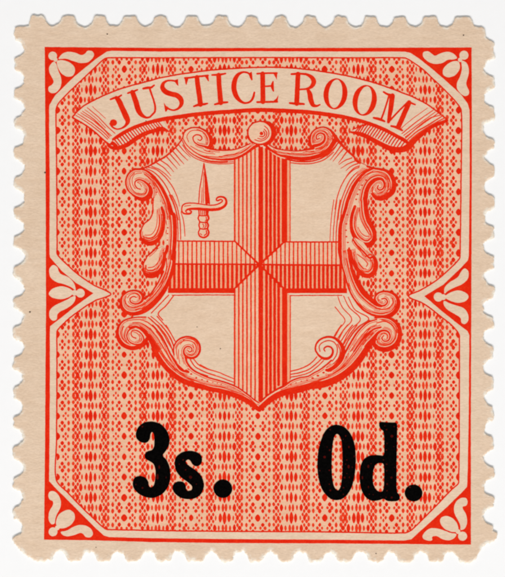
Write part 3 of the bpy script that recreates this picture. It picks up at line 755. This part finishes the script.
f = A2([(240, 245), (300, 240), (330, 255), (370, 280), (440, 292), (505, 290)]) + A15([(80, 262), (150, 252), (190, 240), (175, 190), (188, 135), (225, 100), (275, 88), (322, 105), (356, 145), (378, 188), (350, 250), (290, 305), (210, 335), (130, 345), (60, 338), (10, 320)]) + A2([(400, 345), (350, 320), (300, 275)])
piece('scroll', [f],
      [A2([(320, 254, 1.1), (370, 279, .9), (440, 292, .9)]) + A15([(30, 258, 1), (80, 260, 1), (150, 252, 1.6), (205, 240, 3)]),
       A15([(195, 238, 3), (180, 210, 3.4), (178, 178, 2.6), (190, 135, 1.6), (225, 101, 1.3), (275, 89, 1.3), (320, 106, 1.7), (353, 145, 3), (372, 185, 3.6)]),
       A15([(205, 225, 3.5), (250, 212, 3), (283, 185, 2.6), (284, 146, 2), (255, 130, 1.6), (226, 150, 1.4), (231, 175, 1.3), (250, 168, 1)]),
       A15([(362, 180, 5), (330, 232, 4.6), (280, 278, 4.4), (210, 306, 4.2), (130, 316, 4), (60, 310, 3.4), (0, 298, 3)])[:7] + A2([(400, 328, 2.2), (350, 303, 2.2), (300, 265, 3)]),
       A15([(392, 192, 1), (342, 250, 1), (280, 302, 1.2), (210, 330, 1.3), (130, 336, 1.6), (60, 330, 1.6), (5, 316, 1.4)])],
      [A15([(205, 195, .9), (205, 152, .9), (235, 120, .9), (278, 115, .9), (309, 145, 1), (308, 190, 1), (280, 225, 1), (220, 245, .9)]), A15([(340, 150, 1.2), (342, 190, 1.2), (312, 235, 1.1), (258, 268, 1), (180, 283, .9), (90, 283, .9), (20, 276, .8)]),
       A15([(350, 268, .8), (290, 318, .9), (220, 345, .9), (130, 353, .9), (40, 345, .8)]), A2([(330, 285, .8), (400, 310, .8), (460, 318, .8)]), A15([(150, 262, .5), (215, 262, .6), (270, 238, .6), (310, 215, .6)])], 0.70)

# side scrolls: upper curl, stem, lower curl
f = A3([(45, 215), (45, 165), (75, 128), (115, 107), (170, 110), (230, 133), (300, 205), (350, 290), (390, 380), (415, 480)]) + A4([(395, 180), (402, 280), (405, 400)]) + A5([(435, 100), (420, 170), (390, 245), (350, 320), (290, 390), (230, 435), (170, 462), (110, 465), (60, 440), (38, 390), (45, 335), (85, 300), (140, 290), (195, 310), (215, 345), (260, 312), (300, 255), (335, 195), (350, 140)]) + A4([(300, 420), (330, 250), (300, 60), (245, 0), (215, 60)]) + A3([(245, 340), (190, 345), (130, 330), (80, 290)])
piece('scroll', [f],
      [A3([(160, 112, 1.5), (105, 117, 1.6), (63, 152, 1.7), (46, 205, 1.7), (57, 262, 1.5), (95, 305, 1.6), (140, 336, 3.4), (185, 343, 4.6), (222, 325, 5.6), (238, 290, 5), (235, 255, 3.6), (210, 222, 2.4), (178, 200, 1.7), (142, 193, 1.4), (120, 207, 1.2), (118, 235, 1.1), (137, 260, 1.1), (160, 266, 1)]),
       A3([(165, 110, 1.6), (205, 122, 2), (262, 168, 2.6), (310, 232, 3.2), (350, 305, 3.6), (382, 380, 3.6), (405, 455, 3.8)]) + A4([(378, 150, 4), (388, 240, 4.2), (388, 330, 4.2), (382, 420, 4), (372, 500, 3.4)]),
       A5([(430, 10, 3.6), (425, 90, 3.6), (408, 165, 3.8), (383, 235, 3.8), (352, 298, 4.4), (305, 358, 5), (248, 412, 5.6), (190, 448, 4.6), (130, 460, 3.8), (82, 448, 3.6), (52, 418, 3.6), (43, 378, 3), (52, 335, 2), (85, 306, 1.6), (130, 293, 1.6), (175, 302, 2.2), (201, 330, 3), (198, 362, 2.8), (172, 385, 2), (140, 389, 1.6), (113, 374, 1.3), (110, 350, 1.2), (130, 336, 1.1), (155, 342, 1)]),
       A5([(348, 155, 2.4), (330, 200, 1.5), (295, 262, 1.5), (255, 318, 1.6), (215, 352, 2.6)]),
       A3([(240, 320, 1.6), (262, 375, 1.1), (264, 440, 1.1), (252, 500, 1.1)])],
      [A3([(112, 140, .9), (80, 175, .9), (78, 230, .9), (100, 275, .9), (140, 303, 1), (180, 306, 1), (205, 288, 1), (203, 260, .9)]), A3([(138, 215, .6), (155, 222, .6), (168, 245, .6)]), A3([(170, 140, .6), (125, 145, .5), (98, 175, .5), (98, 225, .5), (120, 265, .5)]),
       A3([(190, 150, .7), (250, 198, .8), (300, 268, .9), (335, 342, .9), (360, 420, 1), (368, 500, 1)]), A4([(345, 110, 1), (356, 200, 1.2), (358, 300, 1), (352, 410, 1), (340, 500, 1)]),
       A3([(200, 138, .8), (262, 186, .9), (318, 258, 1), (355, 335, 1), (378, 420, 1.1), (388, 500, 1.2)]),
       A5([(405, 0, 1.1), (400, 80, 1.1), (385, 150, 1.1), (355, 222, 1.1), (310, 292, 1.1), (252, 358, 1.1), (190, 400, 1), (130, 414, 1), (90, 400, 1), (70, 365, 1), (80, 335, .8)]),
       A5([(372, 60, 1), (372, 130, 1.1), (350, 205, .9), (305, 275, .7), (250, 335, .6)]), A5([(400, 170, 1.2), (370, 240, 1.2), (325, 310, 1.2), (270, 370, 1.2), (210, 415, 1.1), (150, 432, 1)]),
       A5([(90, 345, .7), (110, 322, .7), (150, 315, .7), (178, 332, .7), (178, 355, .6)])], 0.60,
      dts=[(*A3([q])[0], .85) for q in [(230, 222), (262, 258), (285, 290), (300, 325), (312, 360)]]+[(*A4([q])[0], .85) for q in [(333, 255), (330, 300), (330, 350)]])
f = A13([(200, 65), (280, 98), (340, 108), (405, 125), (450, 165), (468, 225), (460, 285), (415, 325), (350, 350), (300, 335), (262, 300), (255, 380), (270, 480)]) + A14([(250, 120), (160, 80), (125, 200), (130, 320), (160, 420)]) + A12([(130, 100), (150, 200), (200, 290), (260, 350), (310, 312), (360, 298), (410, 305), (450, 335), (467, 380), (455, 430), (415, 475), (350, 492), (270, 478), (190, 432), (130, 360), (90, 280), (65, 180), (40, 60)]) + A14([(20, 300), (30, 150)]) + A13([(60, 430), (100, 290), (160, 180)])
piece('scroll', [f],
      [A13([(250, 90, 2), (300, 104, 2), (345, 110, 2.2), (400, 125, 3), (442, 165, 4.4), (458, 222, 4.6), (448, 280, 5.4), (408, 318, 5.4), (350, 338, 4.6), (305, 325, 3), (283, 300, 1.6)]),
       A13([(238, 500, 5), (232, 420, 5), (235, 340, 5), (252, 262, 4.6), (288, 208, 4.4), (330, 186, 3.6), (368, 192, 2.8), (384, 225, 2), (374, 258, 1.7), (347, 272, 1.5), (328, 255, 1.3), (337, 236, 1)]),
       A13([(290, 108, 1.6), (232, 136, 2.6), (172, 200, 3.4), (127, 280, 3.8), (97, 360, 3.6), (78, 430, 3.4)]) + A14([(43, 200, 3.6), (38, 300, 4), (38, 400, 4)]) + A12([(48, 100, 2), (72, 182, 1.7), (100, 280, 1.6), (142, 360, 1.6), (200, 428, 1.9), (270, 468, 2.4), (350, 482, 3.6), (410, 463, 4.6), (448, 420, 4.8), (457, 372, 4), (440, 332, 3), (400, 306, 2.2), (350, 300, 1.8), (306, 316, 1.8), (287, 345, 2), (297, 378, 2.4), (330, 402, 2), (360, 398, 1.8), (378, 374, 1.5), (364, 351, 1.3), (337, 353, 1.2)]),
       A12([(95, 0, 2.4), (108, 80, 2.6), (130, 160, 3.6), (160, 230, 4.8), (200, 298, 5.6), (250, 350, 5), (300, 392, 4), (335, 405, 2.6)])],
      [A13([(295, 250, 1.1), (288, 285, 1.1), (312, 315, 1.2), (355, 320, 1.2), (398, 297, 1.2), (415, 250, 1.2), (405, 195, 1.1), (370, 163, 1), (322, 157, 1), (272, 180, 1.2), (232, 230, 1.2), (207, 300, 1.2), (197, 380, 1.2), (207, 450, 1.2), (222, 505, 1.2)]),
       A13([(425, 285, .8), (432, 222, .8), (405, 165, .8), (350, 135, .8), (300, 133, .8), (240, 155, .9), (190, 205, .9)]), A13([(310, 270, .6), (330, 295, .6), (365, 290, .6), (390, 255, .6), (392, 215, .6)]),
       A13([(270, 105, 1), (200, 140, 1), (142, 200, 1.2), (95, 285, 1.2), (65, 370, 1.2), (50, 440, 1.2), (42, 505, 1.2)]), A13([(225, 420, .8), (222, 350, .8), (238, 270, .8), (270, 215, .8)]),
       A12([(85, 60, .8), (100, 150, 1), (122, 220, 1.2), (160, 292, 1.2), (210, 352, 1.2), (270, 400, 1.3), (330, 428, 1.4), (388, 418, 1.4), (418, 380, 1.2), (412, 345, 1)]),
       A12([(95, 240, .7), (125, 330, .8), (182, 398, .8), (250, 443, .9), (330, 458, .9), (398, 443, 1), (433, 400, 1), (436, 365, .8)]), A12([(110, 130, 1.2), (140, 215, 1.6), (180, 288, 1.8), (230, 342, 1.6), (290, 390, 1.2)])], 0.60,
      dts=[(*A13([q])[0], 1.0) for q in [(240, 195), (210, 235), (190, 270), (175, 305), (165, 345), (95, 465)]]+[(*A14([q])[0], 1.0) for q in [(88, 185), (85, 235), (88, 285), (100, 330)]])

# leaves on the side scrolls
piece('leaf', [A4([(215, 60), (218, 140), (190, 190), (150, 225), (128, 265), (118, 310), (130, 355), (170, 382), (220, 378), (265, 345), (295, 285), (305, 200), (300, 140), (285, 95), (265, 0), (240, 0)])],
      [A4([(222, 20, 1), (217, 80, 1.1), (215, 140, 1.2), (190, 190, 1.1), (150, 225, 1.1), (128, 265, 1.2), (121, 310, 1.6), (132, 348, 3), (170, 374, 4.4), (220, 372, 4.8), (262, 340, 4), (292, 280, 3.4), (303, 200, 3), (299, 140, 3.4), (285, 98, 2.6)])],
      [A4([(137, 322, .9), (180, 338, 1), (222, 323, 1), (252, 288, 1), (267, 230, .9), (268, 150, .8)]), A4([(132, 335, 1), (180, 353, 1.1), (235, 333, 1.2), (273, 288, 1.2), (286, 220, 1), (283, 150, 1)]), A4([(155, 312, .5), (200, 310, .6), (235, 270, .6), (250, 200, .5), (250, 120, .4)])], 0.69)
piece('leaf', [A5([(300, 0), (265, 20), (225, 60), (205, 100), (203, 150), (215, 178), (250, 193), (300, 183), (335, 145), (355, 90), (365, 30), (370, -10), (340, -25)])],
      [A4([(262, 388, 1.8), (225, 430, 1.5), (170, 480, 1.2)]) + A5([(225, 62, 1.1), (206, 100, 1.2), (206, 145, 2), (217, 172, 3.6), (250, 187, 5), (298, 177, 4.6), (333, 140, 4), (352, 90, 3.6), (361, 30, 3.4)]) + A4([(322, 440, 3.4), (329, 395, 2.6)])],
      [A5([(225, 110, .9), (227, 138, 1), (260, 149, 1), (300, 134, 1), (333, 95, 1), (347, 50, .9), (350, 0, .9)]), A5([(240, 128, .8), (282, 120, .8), (315, 82, .8), (332, 40, .7)]), A5([(215, 130, .9), (225, 155, 1), (262, 166, 1.1), (305, 152, 1.2), (338, 112, 1.1), (352, 65, 1)])], 0.75)
piece('leaf', [A14([(165, 50), (130, 120), (122, 200), (138, 265), (170, 315), (220, 358), (270, 358), (310, 315), (315, 260), (292, 205), (258, 145), (242, 80), (237, 0), (205, 0)])],
      [A14([(155, 50, 3), (132, 120, 3.4), (126, 200, 3.4), (140, 260, 4.2), (170, 308, 4.8), (220, 347, 5.6), (268, 347, 5.6), (302, 308, 4.6), (306, 258, 4.2), (288, 210, 4.6), (256, 150, 4.6), (241, 80, 4.6), (236, 0, 4.6)]),
       A13([(155, 400, 2.6), (138, 450, 2.6), (128, 505, 2.6)])],
      [A14([(160, 130, 1), (156, 200, 1), (171, 260, 1.1), (202, 300, 1.2), (245, 315, 1.2), (280, 295, 1.2), (276, 252, 1.2), (244, 202, 1.2), (217, 140, 1.2), (207, 60, 1.1), (206, 0, 1.1)]), A14([(190, 60, .7), (193, 120, .7), (213, 180, .8), (248, 238, .9), (266, 268, .9)]), A14([(178, 212, .6), (202, 254, .7), (240, 282, .7), (264, 282, .7)])], 0.69)
piece('leaf', [A12([(105, -10), (118, 60), (150, 135), (200, 187), (250, 197), (293, 160), (305, 100), (282, 48), (250, 10), (200, -60), (140, -90)])],
      [A14([(138, 305, 1.6), (170, 350, 1.7), (220, 400, 1.8), (268, 450, 2)]) + A12([(278, 50, 2.8), (296, 100, 3.8), (286, 150, 4.6), (248, 185, 4.8), (202, 177, 4.6), (152, 128, 3.8), (122, 60, 3), (110, 0, 2.6)]) + A14([(115, 430, 2.6), (110, 375, 2)])],
      [A12([(132, 20, 1), (148, 90, 1.1), (180, 143, 1.2), (220, 158, 1.2), (257, 138, 1.2), (267, 95, 1), (247, 55, 1), (200, 12, 1)]), A12([(160, 30, .8), (212, 70, .9), (236, 100, .9), (226, 120, .8)]), A14([(150, 330, .9), (190, 385, .9), (240, 440, 1)]) + A12([(255, 30, 1.2), (282, 85, 1.3), (276, 140, 1.3)]), A12([(170, 90, .6), (195, 128, .7), (225, 138, .7)])], 0.75)

# lower scrolls
f = A6([(250, 192), (190, 193), (130, 203), (80, 222), (42, 265), (33, 310), (50, 370), (90, 410), (150, 430), (205, 413), (248, 382), (270, 370), (300, 410), (335, 460)]) + A7([(70, 260), (120, 330), (180, 388), (250, 438), (330, 466), (400, 482)]) + A8([(0, 300), (80, 310), (160, 324), (240, 346), (320, 376), (390, 416), (440, 455), (463, 465), (463, 405), (420, 385), (360, 338), (290, 290), (220, 260), (140, 235), (60, 213), (0, 185)]) + A7([(330, 345), (290, 300), (260, 240), (240, 330), (200, 290), (150, 210), (110, 130), (60, 60)]) + A6([(290, 230)])
piece('scroll', [f],
      [A6([(245, 196, 1.4), (190, 196, 1.1), (130, 206, 1.2), (80, 226, 1.5), (48, 265, 2.4), (39, 312, 3.4), (54, 364, 4.2), (92, 402, 4.4), (150, 420, 4.4), (205, 403, 4.6), (242, 375, 4.6), (250, 350, 3)]),
       A6([(125, 272, 1.8), (170, 264, 2.2), (215, 287, 2.8), (258, 330, 4), (295, 388, 5), (330, 440, 5.4), (365, 490, 5.6)])[:6] + A7([(28, 178, 5.4), (68, 254, 5.2), (120, 324, 5), (180, 382, 5.2), (250, 430, 5.6), (330, 460, 5.6), (400, 478, 5.4)]) + A8([(80, 304, 4.8), (160, 318, 4.8), (240, 340, 5.2), (320, 370, 5.4), (390, 411, 5.2), (440, 450, 4.6), (463, 466, 4.2)]),
       A6([(170, 267, 1.5), (122, 290, 1.5), (107, 330, 1.3), (125, 372, 1.3), (165, 392, 1.5), (208, 387, 1.5), (229, 358, 1.5), (215, 320, 1.3), (180, 294, 1.2), (148, 292, 1.1), (137, 315, 1), (150, 338, 1), (173, 348, 1)]),
       A7([(20, 0, 1.2), (80, 70, 1.3), (120, 140, 1.4), (152, 212, 1.7), (200, 290, 2.8), (240, 338, 3.8), (270, 354, 3.8), (298, 366, 2.4)]),
       A7([(265, 225, 2), (272, 260, 2.6), (292, 302, 2), (332, 346, 1.8), (390, 380, 1.5), (450, 400, 1.5)]) + A8([(0, 186, 1.4), (60, 213, 1.4), (140, 235, 1.4), (220, 260, 1.4), (290, 290, 1.4), (360, 338, 1.4), (420, 385, 1.3), (458, 412, 1.2)])],
      [A6([(150, 237, .8), (200, 237, .8), (258, 267, 1), (308, 317, 1), (352, 382, 1), (392, 450, 1), (420, 500, 1)]), A6([(110, 222, .6), (170, 213, .7), (210, 214, .8), (270, 242, 1.1), (330, 302, 1.2), (375, 372, 1.3), (415, 445, 1.3)]),
       A6([(85, 262, .8), (67, 300, .9), (80, 348, .9), (118, 384, .9)]), A6([(200, 258, .9), (245, 295, 1), (290, 355, 1), (335, 425, 1), (370, 485, 1)]), A6([(150, 250, .6), (105, 275, .7), (88, 320, .7), (105, 365, .7)]), A6([(150, 300, .5), (180, 312, .6), (200, 340, .6), (195, 365, .6)]),
       A7([(0, 70, 1), (50, 142, 1), (100, 222, 1), (150, 290, 1), (200, 343, 1), (260, 388, 1), (330, 425, 1), (420, 455, 1)]) + A8([(90, 277, .8), (170, 288, .8), (250, 316, .9), (330, 343, .9), (390, 378, 1), (440, 428, 1)]),
       A7([(0, 22, .7), (60, 102, .7), (110, 190, .7), (160, 268, .7), (195, 315, .7)]), A7([(0, 90, .9), (48, 165, .9), (95, 240, .9), (145, 308, .9), (200, 360, .8), (270, 405, .8), (340, 440, .8)])], 0.72,
      dts=[(*A7([q])[0], r) for q, r in [((320, 380), 1.1), ((360, 410), 1), ((405, 425), .9), ((445, 435), .8), ((485, 445), .6)]]+[(*A8([q])[0], .65) for q in [(60, 243), (100, 250), (135, 258), (165, 268), (215, 285)]])
f = A11([(290, 198), (350, 190), (412, 205), (460, 247), (478, 310), (465, 375), (425, 420), (360, 440), (302, 425), (280, 400), (240, 420), (200, 480)]) + A10([(440, 210), (390, 285), (330, 352), (250, 410), (165, 452), (80, 478), (0, 485)]) + A9([(320, 312), (240, 330), (180, 345), (110, 375), (50, 420), (0, 465), (0, 400), (60, 350), (130, 305), (190, 275), (250, 235), (310, 215), (370, 205)]) + A10([(0, 385), (130, 310), (200, 290), (270, 260), (300, 200)]) + A11([(120, 360), (190, 265), (240, 225)])
piece('scroll', [f],
      [A11([(285, 202, 1.4), (350, 196, 2), (408, 211, 2.8), (452, 252, 3.6), (468, 310, 4.4), (456, 368, 5), (418, 411, 5), (360, 430, 5.2), (307, 416, 4.6), (280, 385, 4.2), (288, 345, 3.6), (308, 311, 2.8), (345, 292, 2.2), (383, 302, 1.9), (397, 335, 1.7), (384, 363, 1.5), (352, 368, 1.3), (338, 346, 1.2), (352, 328, 1)]),
       A11([(300, 320, 3), (262, 368, 4.4), (225, 418, 5.4)]) + A10([(468, 140, 6), (428, 206, 6.4), (380, 275, 6.8), (320, 342, 7), (242, 400, 7.2), (162, 440, 7.2), (80, 465, 7.2), (0, 475, 6.6)]) + A9([(320, 303, 6.6), (240, 320, 6.4), (180, 335, 6), (110, 366, 5.8), (50, 410, 5.6), (0, 455, 5)]),
       A11([(330, 268, 1.8), (280, 283, 1.8), (230, 322, 1.9), (182, 380, 1.8), (135, 445, 1.5)])[:5],
       A11([(300, 212, 1.4), (240, 232, 1.5), (190, 272, 1.6), (142, 332, 1.8), (105, 395, 1.8)]) + A10([(280, 200, 1.8), (245, 262, 1.8), (205, 315, 1.4), (160, 360, 1.2)]),
       A10([(62, 232, 1.6), (42, 192, 1.6), (52, 142, 1.7), (90, 106, 1.8), (140, 92, 2), (190, 102, 2.4), (232, 137, 3.4), (256, 187, 4.2), (253, 235, 4.8), (228, 285, 4.8), (188, 326, 4.2), (142, 352, 3.6), (126, 350, 2.6)]),
       A10([(62, 232, 1.8), (100, 258, 2.6), (138, 260, 2.8), (167, 238, 2.3), (177, 202, 1.9), (162, 173, 1.6), (131, 167, 1.4), (107, 186, 1.2), (117, 204, 1)]),
       A9([(5, 402, 1.5), (60, 352, 1.5), (130, 307, 1.8), (190, 277, 2), (250, 237, 1.5), (310, 216, 1.3), (370, 205, 1.3), (420, 178, 1.3)]) + A10([(70, 352, 1.3), (130, 308, 1.5), (165, 275, 1.6)])],
      [A11([(300, 237, 1), (360, 227, 1), (408, 247, 1), (435, 292, 1.1), (434, 350, 1.2), (398, 385, 1.3), (350, 395, 1.2), (313, 380, 1), (300, 355, 1)]), A11([(330, 212, .8), (390, 222, .8), (435, 260, .9), (452, 310, .9)]), A11([(250, 218, .9), (190, 252, 1), (132, 312, 1), (92, 372, 1), (67, 425, 1)]),
       A11([(320, 345, .6), (345, 310, .6), (375, 325, .6), (375, 350, .6)]), A11([(300, 250, .8), (245, 275, .9), (195, 325, .9), (150, 385, .9), (110, 445, .9), (80, 490, .9)])[:5],
       A10([(77, 205, .8), (72, 166, .8), (96, 137, .8), (140, 122, .8), (183, 132, .9), (208, 162, .9), (212, 200, .9), (202, 240, .9), (173, 280, .9)]), A10([(215, 150, .9), (235, 200, .9), (222, 255, .9), (185, 300, .9)]),
       A10([(0, 452, 1), (70, 428, 1), (150, 396, 1), (220, 355, 1), (290, 296, 1), (350, 218, 1), (400, 148, 1), (450, 82, 1), (500, 30, 1)]), A10([(180, 375, .8), (250, 322, .8), (320, 240, .9), (365, 165, .9), (415, 92, .9), (465, 25, .9)]),
       A9([(0, 435, .9), (50, 387, .9), (110, 343, .9), (180, 311, .9), (260, 290, .9), (340, 273, 1), (420, 252, 1), (505, 222, 1)]), A9([(260, 302, .7), (340, 288, .8), (420, 268, .8), (505, 240, .8)])], 0.82,
      dts=[(*A9([q])[0], r) for q, r in [((240, 270), .7), ((280, 255), .7), ((320, 243), .7), ((365, 233), .9), ((410, 220), 1.1), ((450, 200), 1.2)]]+[(*A10([q])[0], 1.2) for q in [(105, 370), (60, 393), (20, 412)]])
# inner curls
f = A7([(215, 300), (185, 230), (185, 170), (215, 120), (260, 93), (310, 90), (357, 108), (388, 150), (393, 200), (372, 242), (330, 263), (290, 255), (275, 280), (300, 330), (270, 350)])
piece('scroll', [f],
      [A7([(187, 235, 1.1), (185, 172, 1.3), (215, 121, 1.5), (260, 96, 1.7), (310, 93, 1.7), (354, 111, 1.8), (383, 151, 2), (387, 200, 2.1), (368, 238, 2.2), (330, 256, 2.5), (287, 248, 2.6), (264, 220, 1.9), (267, 186, 1.5), (291, 167, 1.4), (320, 176, 1.3), (325, 200, 1.2), (306, 209, 1.1), (291, 195, .8)]),
       A7([(278, 250, 2.6), (285, 285, 1.9), (305, 318, 1.7)])],
      [A7([(215, 265, .6), (206, 180, .7), (230, 141, .8), (275, 121, .9), (320, 126, .9), (350, 151, 1), (359, 186, 1), (349, 215, 1), (320, 234, 1.1), (292, 231, 1)]), A7([(235, 150, .5), (275, 108, .6), (325, 108, .7), (365, 140, .7), (374, 190, .7)]), A7([(232, 300, .5), (222, 240, .5), (222, 190, .5)]), A7([(330, 150, .6), (342, 180, .6), (335, 210, .6)])], 0.80)

# boss above the shield
bs = Ink()
bs.fill([ell(*A2([(249, 166)])[0], 11.7, 11.6, 36)], 0.80, 0)
cxb, cyb = A2([(249, 166)])[0]
bs.shapes([A2([(250, 82, 1.1), (205, 95, 1.1), (170, 135, 1.2), (167, 180, 1.2), (190, 225, 1.2), (235, 248, 1.6), (285, 243, 2), (325, 215, 2), (340, 165, 1.8), (325, 118, 1.6), (285, 88, 1.3), (250, 82, 1.1)]),
           A2([(282, 82, 1.2), (325, 98, 2.6), (352, 140, 4), (352, 188, 4), (325, 232, 3.2), (285, 255, 2.4)]),
           A2([(160, 165, .6), (168, 205, .7), (195, 240, .7)]),
           A2([(215, 215, .7), (250, 225, .8), (290, 212, .8), (315, 180, .9), (310, 140, .8), (285, 115, .7)]), A2([(235, 205, .6), (268, 210, .7), (295, 192, .9), (300, 160, .9), (282, 138, .7)]), A2([(250, 190, .8), (275, 192, 1), (287, 172, 1.1), (278, 152, .9)])],
          0.83, 1, [ell(*A2([(263, 170)])[0], 1.9, 1.9, 10)])
bs.build('boss', [M_TINT2, M_RED], shield, 'round shaded knob at the top of the shield')

# ---- black overprint
o3, os_, o0, od = T(125, 415, 6.42), T(165, 440, 6.73), T(310, 420, 6.42), T(355, 420, 6.41)
three = o3([(68, 120), (83, 78), (120, 49), (170, 40), (227, 55), (271, 98), (289, 155), (283, 197), (262, 232), (238, 260), (270, 290), (289, 340), (294, 400), (279, 462), (242, 508), (190, 533), (140, 531), (88, 508), (55, 472), (47, 435), (60, 402), (95, 389), (132, 402), (151, 430), (152, 458), (170, 468), (187, 450), (195, 400), (197, 350), (183, 310), (150, 293), (127, 277), (127, 248), (145, 232), (175, 227), (189, 200), (190, 150), (183, 115), (172, 108), (163, 125), (160, 157), (137, 181), (100, 176), (73, 152)])
ess = os_([(62, 150), (77, 108), (120, 79), (170, 72), (217, 82), (248, 108), (251, 147), (234, 173), (205, 178), (183, 163), (172, 140), (155, 131), (141, 140), (140, 155), (160, 173), (207, 203), (248, 243), (265, 300), (253, 353), (217, 389), (165, 401), (108, 392), (67, 363), (48, 325), (59, 292), (90, 277), (122, 282), (140, 305), (142, 332), (152, 345), (175, 340), (185, 325), (180, 307), (150, 282), (103, 248), (72, 207)])
nought = o0([(170, 28), (227, 45), (268, 98), (291, 170), (295, 270), (285, 372), (261, 453), (217, 503), (170, 518), (123, 503), (77, 452), (52, 372), (45, 270), (57, 168), (88, 82), (123, 42)])
noughti = o0([(175, 86), (195, 108), (206, 160), (209, 270), (206, 370), (196, 432), (178, 457), (154, 432), (142, 370), (139, 270), (144, 160), (155, 103)])
dee = od([(153, 36), (157, 12), (190, 15), (230, 17), (270, 17), (271, 70), (268, 180), (266, 300), (266, 465), (285, 478), (289, 508), (268, 521), (205, 521), (183, 503), (160, 514), (110, 521), (68, 498), (40, 452), (28, 380), (33, 300), (53, 252), (93, 227), (150, 225), (187, 233), (188, 150), (184, 72), (163, 58)])
deei = od([(150, 276), (130, 286), (118, 315), (113, 370), (118, 420), (135, 449), (160, 463), (182, 455), (186, 400), (187, 300), (180, 276)])
stop1 = ell(*os_([(390, 328)])[0], 9.4, 9.2, 30)
stop2 = ell(*od([(375, 468)])[0], 8.9, 8.4, 30)
def dist_poly(p, poly):
    return min(math.hypot(p[0]-q[0], p[1]-q[1]) for q in poly)
def over(name, outer, inner, label, chance, smooth=2):
    k = Ink(); lo = [chaikin(outer, smooth)] + ([chaikin(inner, smooth)] if inner else [])
    k.fill(lo, 1.00, 0, 0.8)
    ed = [q for l in lo for q in dense(l, 1)]
    for x, y, rx, ry in used:
        if inside((x, y), lo[0]) and not (inner and inside((x, y), lo[1])) and dist_poly((x, y), ed) > max(rx, 1.6):
            big = rx > 1.4
            if R() < (chance if big else chance*.30):
                q = 0.35+0.4*R()
                k.blob(x+(R()-.5), y+(R()-.5), rx*q, ry*q*.75, 1.04, 1, 7)
    k.build(name, [M_BLACK, M_SHOW], stamp, label)
over('numeral', three, None, 'black numeral 3 overprinted on the pattern', .5)
over('letter', ess, None, 'black letter s after the 3', .6)
over('full_stop', stop1, None, 'black full stop after the s', .2, 0)
over('numeral', nought, noughti, 'black numeral 0 overprinted on the pattern', .75)
over('letter', dee, deei, 'black letter d after the 0', .9)
over('full_stop', stop2, None, 'black full stop after the d', .25, 0)

# ------------------------------------------------------------------ setting
me = bpy.data.meshes.new('backing_surface')
q = 0.5
me.from_pydata([(-q, -q, 0), (q, -q, 0), (q, q, 0), (-q, q, 0)], [], [(0, 1, 2, 3)])
me.materials.append(M_BACK); me.update()
bk = bpy.data.objects.new('backing_surface', me); col.objects.link(bk); bk['kind'] = 'structure'

w = bpy.data.worlds.new('World'); scene.world = w; w.use_nodes = True
w.node_tree.nodes['Background'].inputs['Color'].default_value = (1, 1, 1, 1)
w.node_tree.nodes['Background'].inputs['Strength'].default_value = 0.42
ld = bpy.data.lights.new('scanner_lamp', 'AREA'); ld.shape = 'RECTANGLE'; ld.size = 0.80; ld.size_y = 0.12
ld.energy = 6.0; ld.color = (1, 0.995, 0.985)
lo = bpy.data.objects.new('scanner_lamp', ld); col.objects.link(lo)
lo.location = (0, -0.56, 0.53)
lo.rotation_euler = (Vector((0, 0, 0))-Vector(lo.location)).to_track_quat('-Z', 'Y').to_euler()

cd = bpy.data.cameras.new('camera'); cam = bpy.data.objects.new('camera', cd); col.objects.link(cam)
cd.sensor_fit = 'VERTICAL'; cd.sensor_height = 24; cd.lens = 70
dist = (577*S/2)/(12/70)+THICK*S
cam.location = (0, 0, dist)
cd.clip_start = 0.001; cd.clip_end = 10
scene.camera = cam
scene.view_settings.view_transform = 'Standard'; scene.view_settings.look = 'None'
scene.view_settings.exposure = 0; scene.view_settings.gamma = 1
scene.cycles.filter_width = 2.4
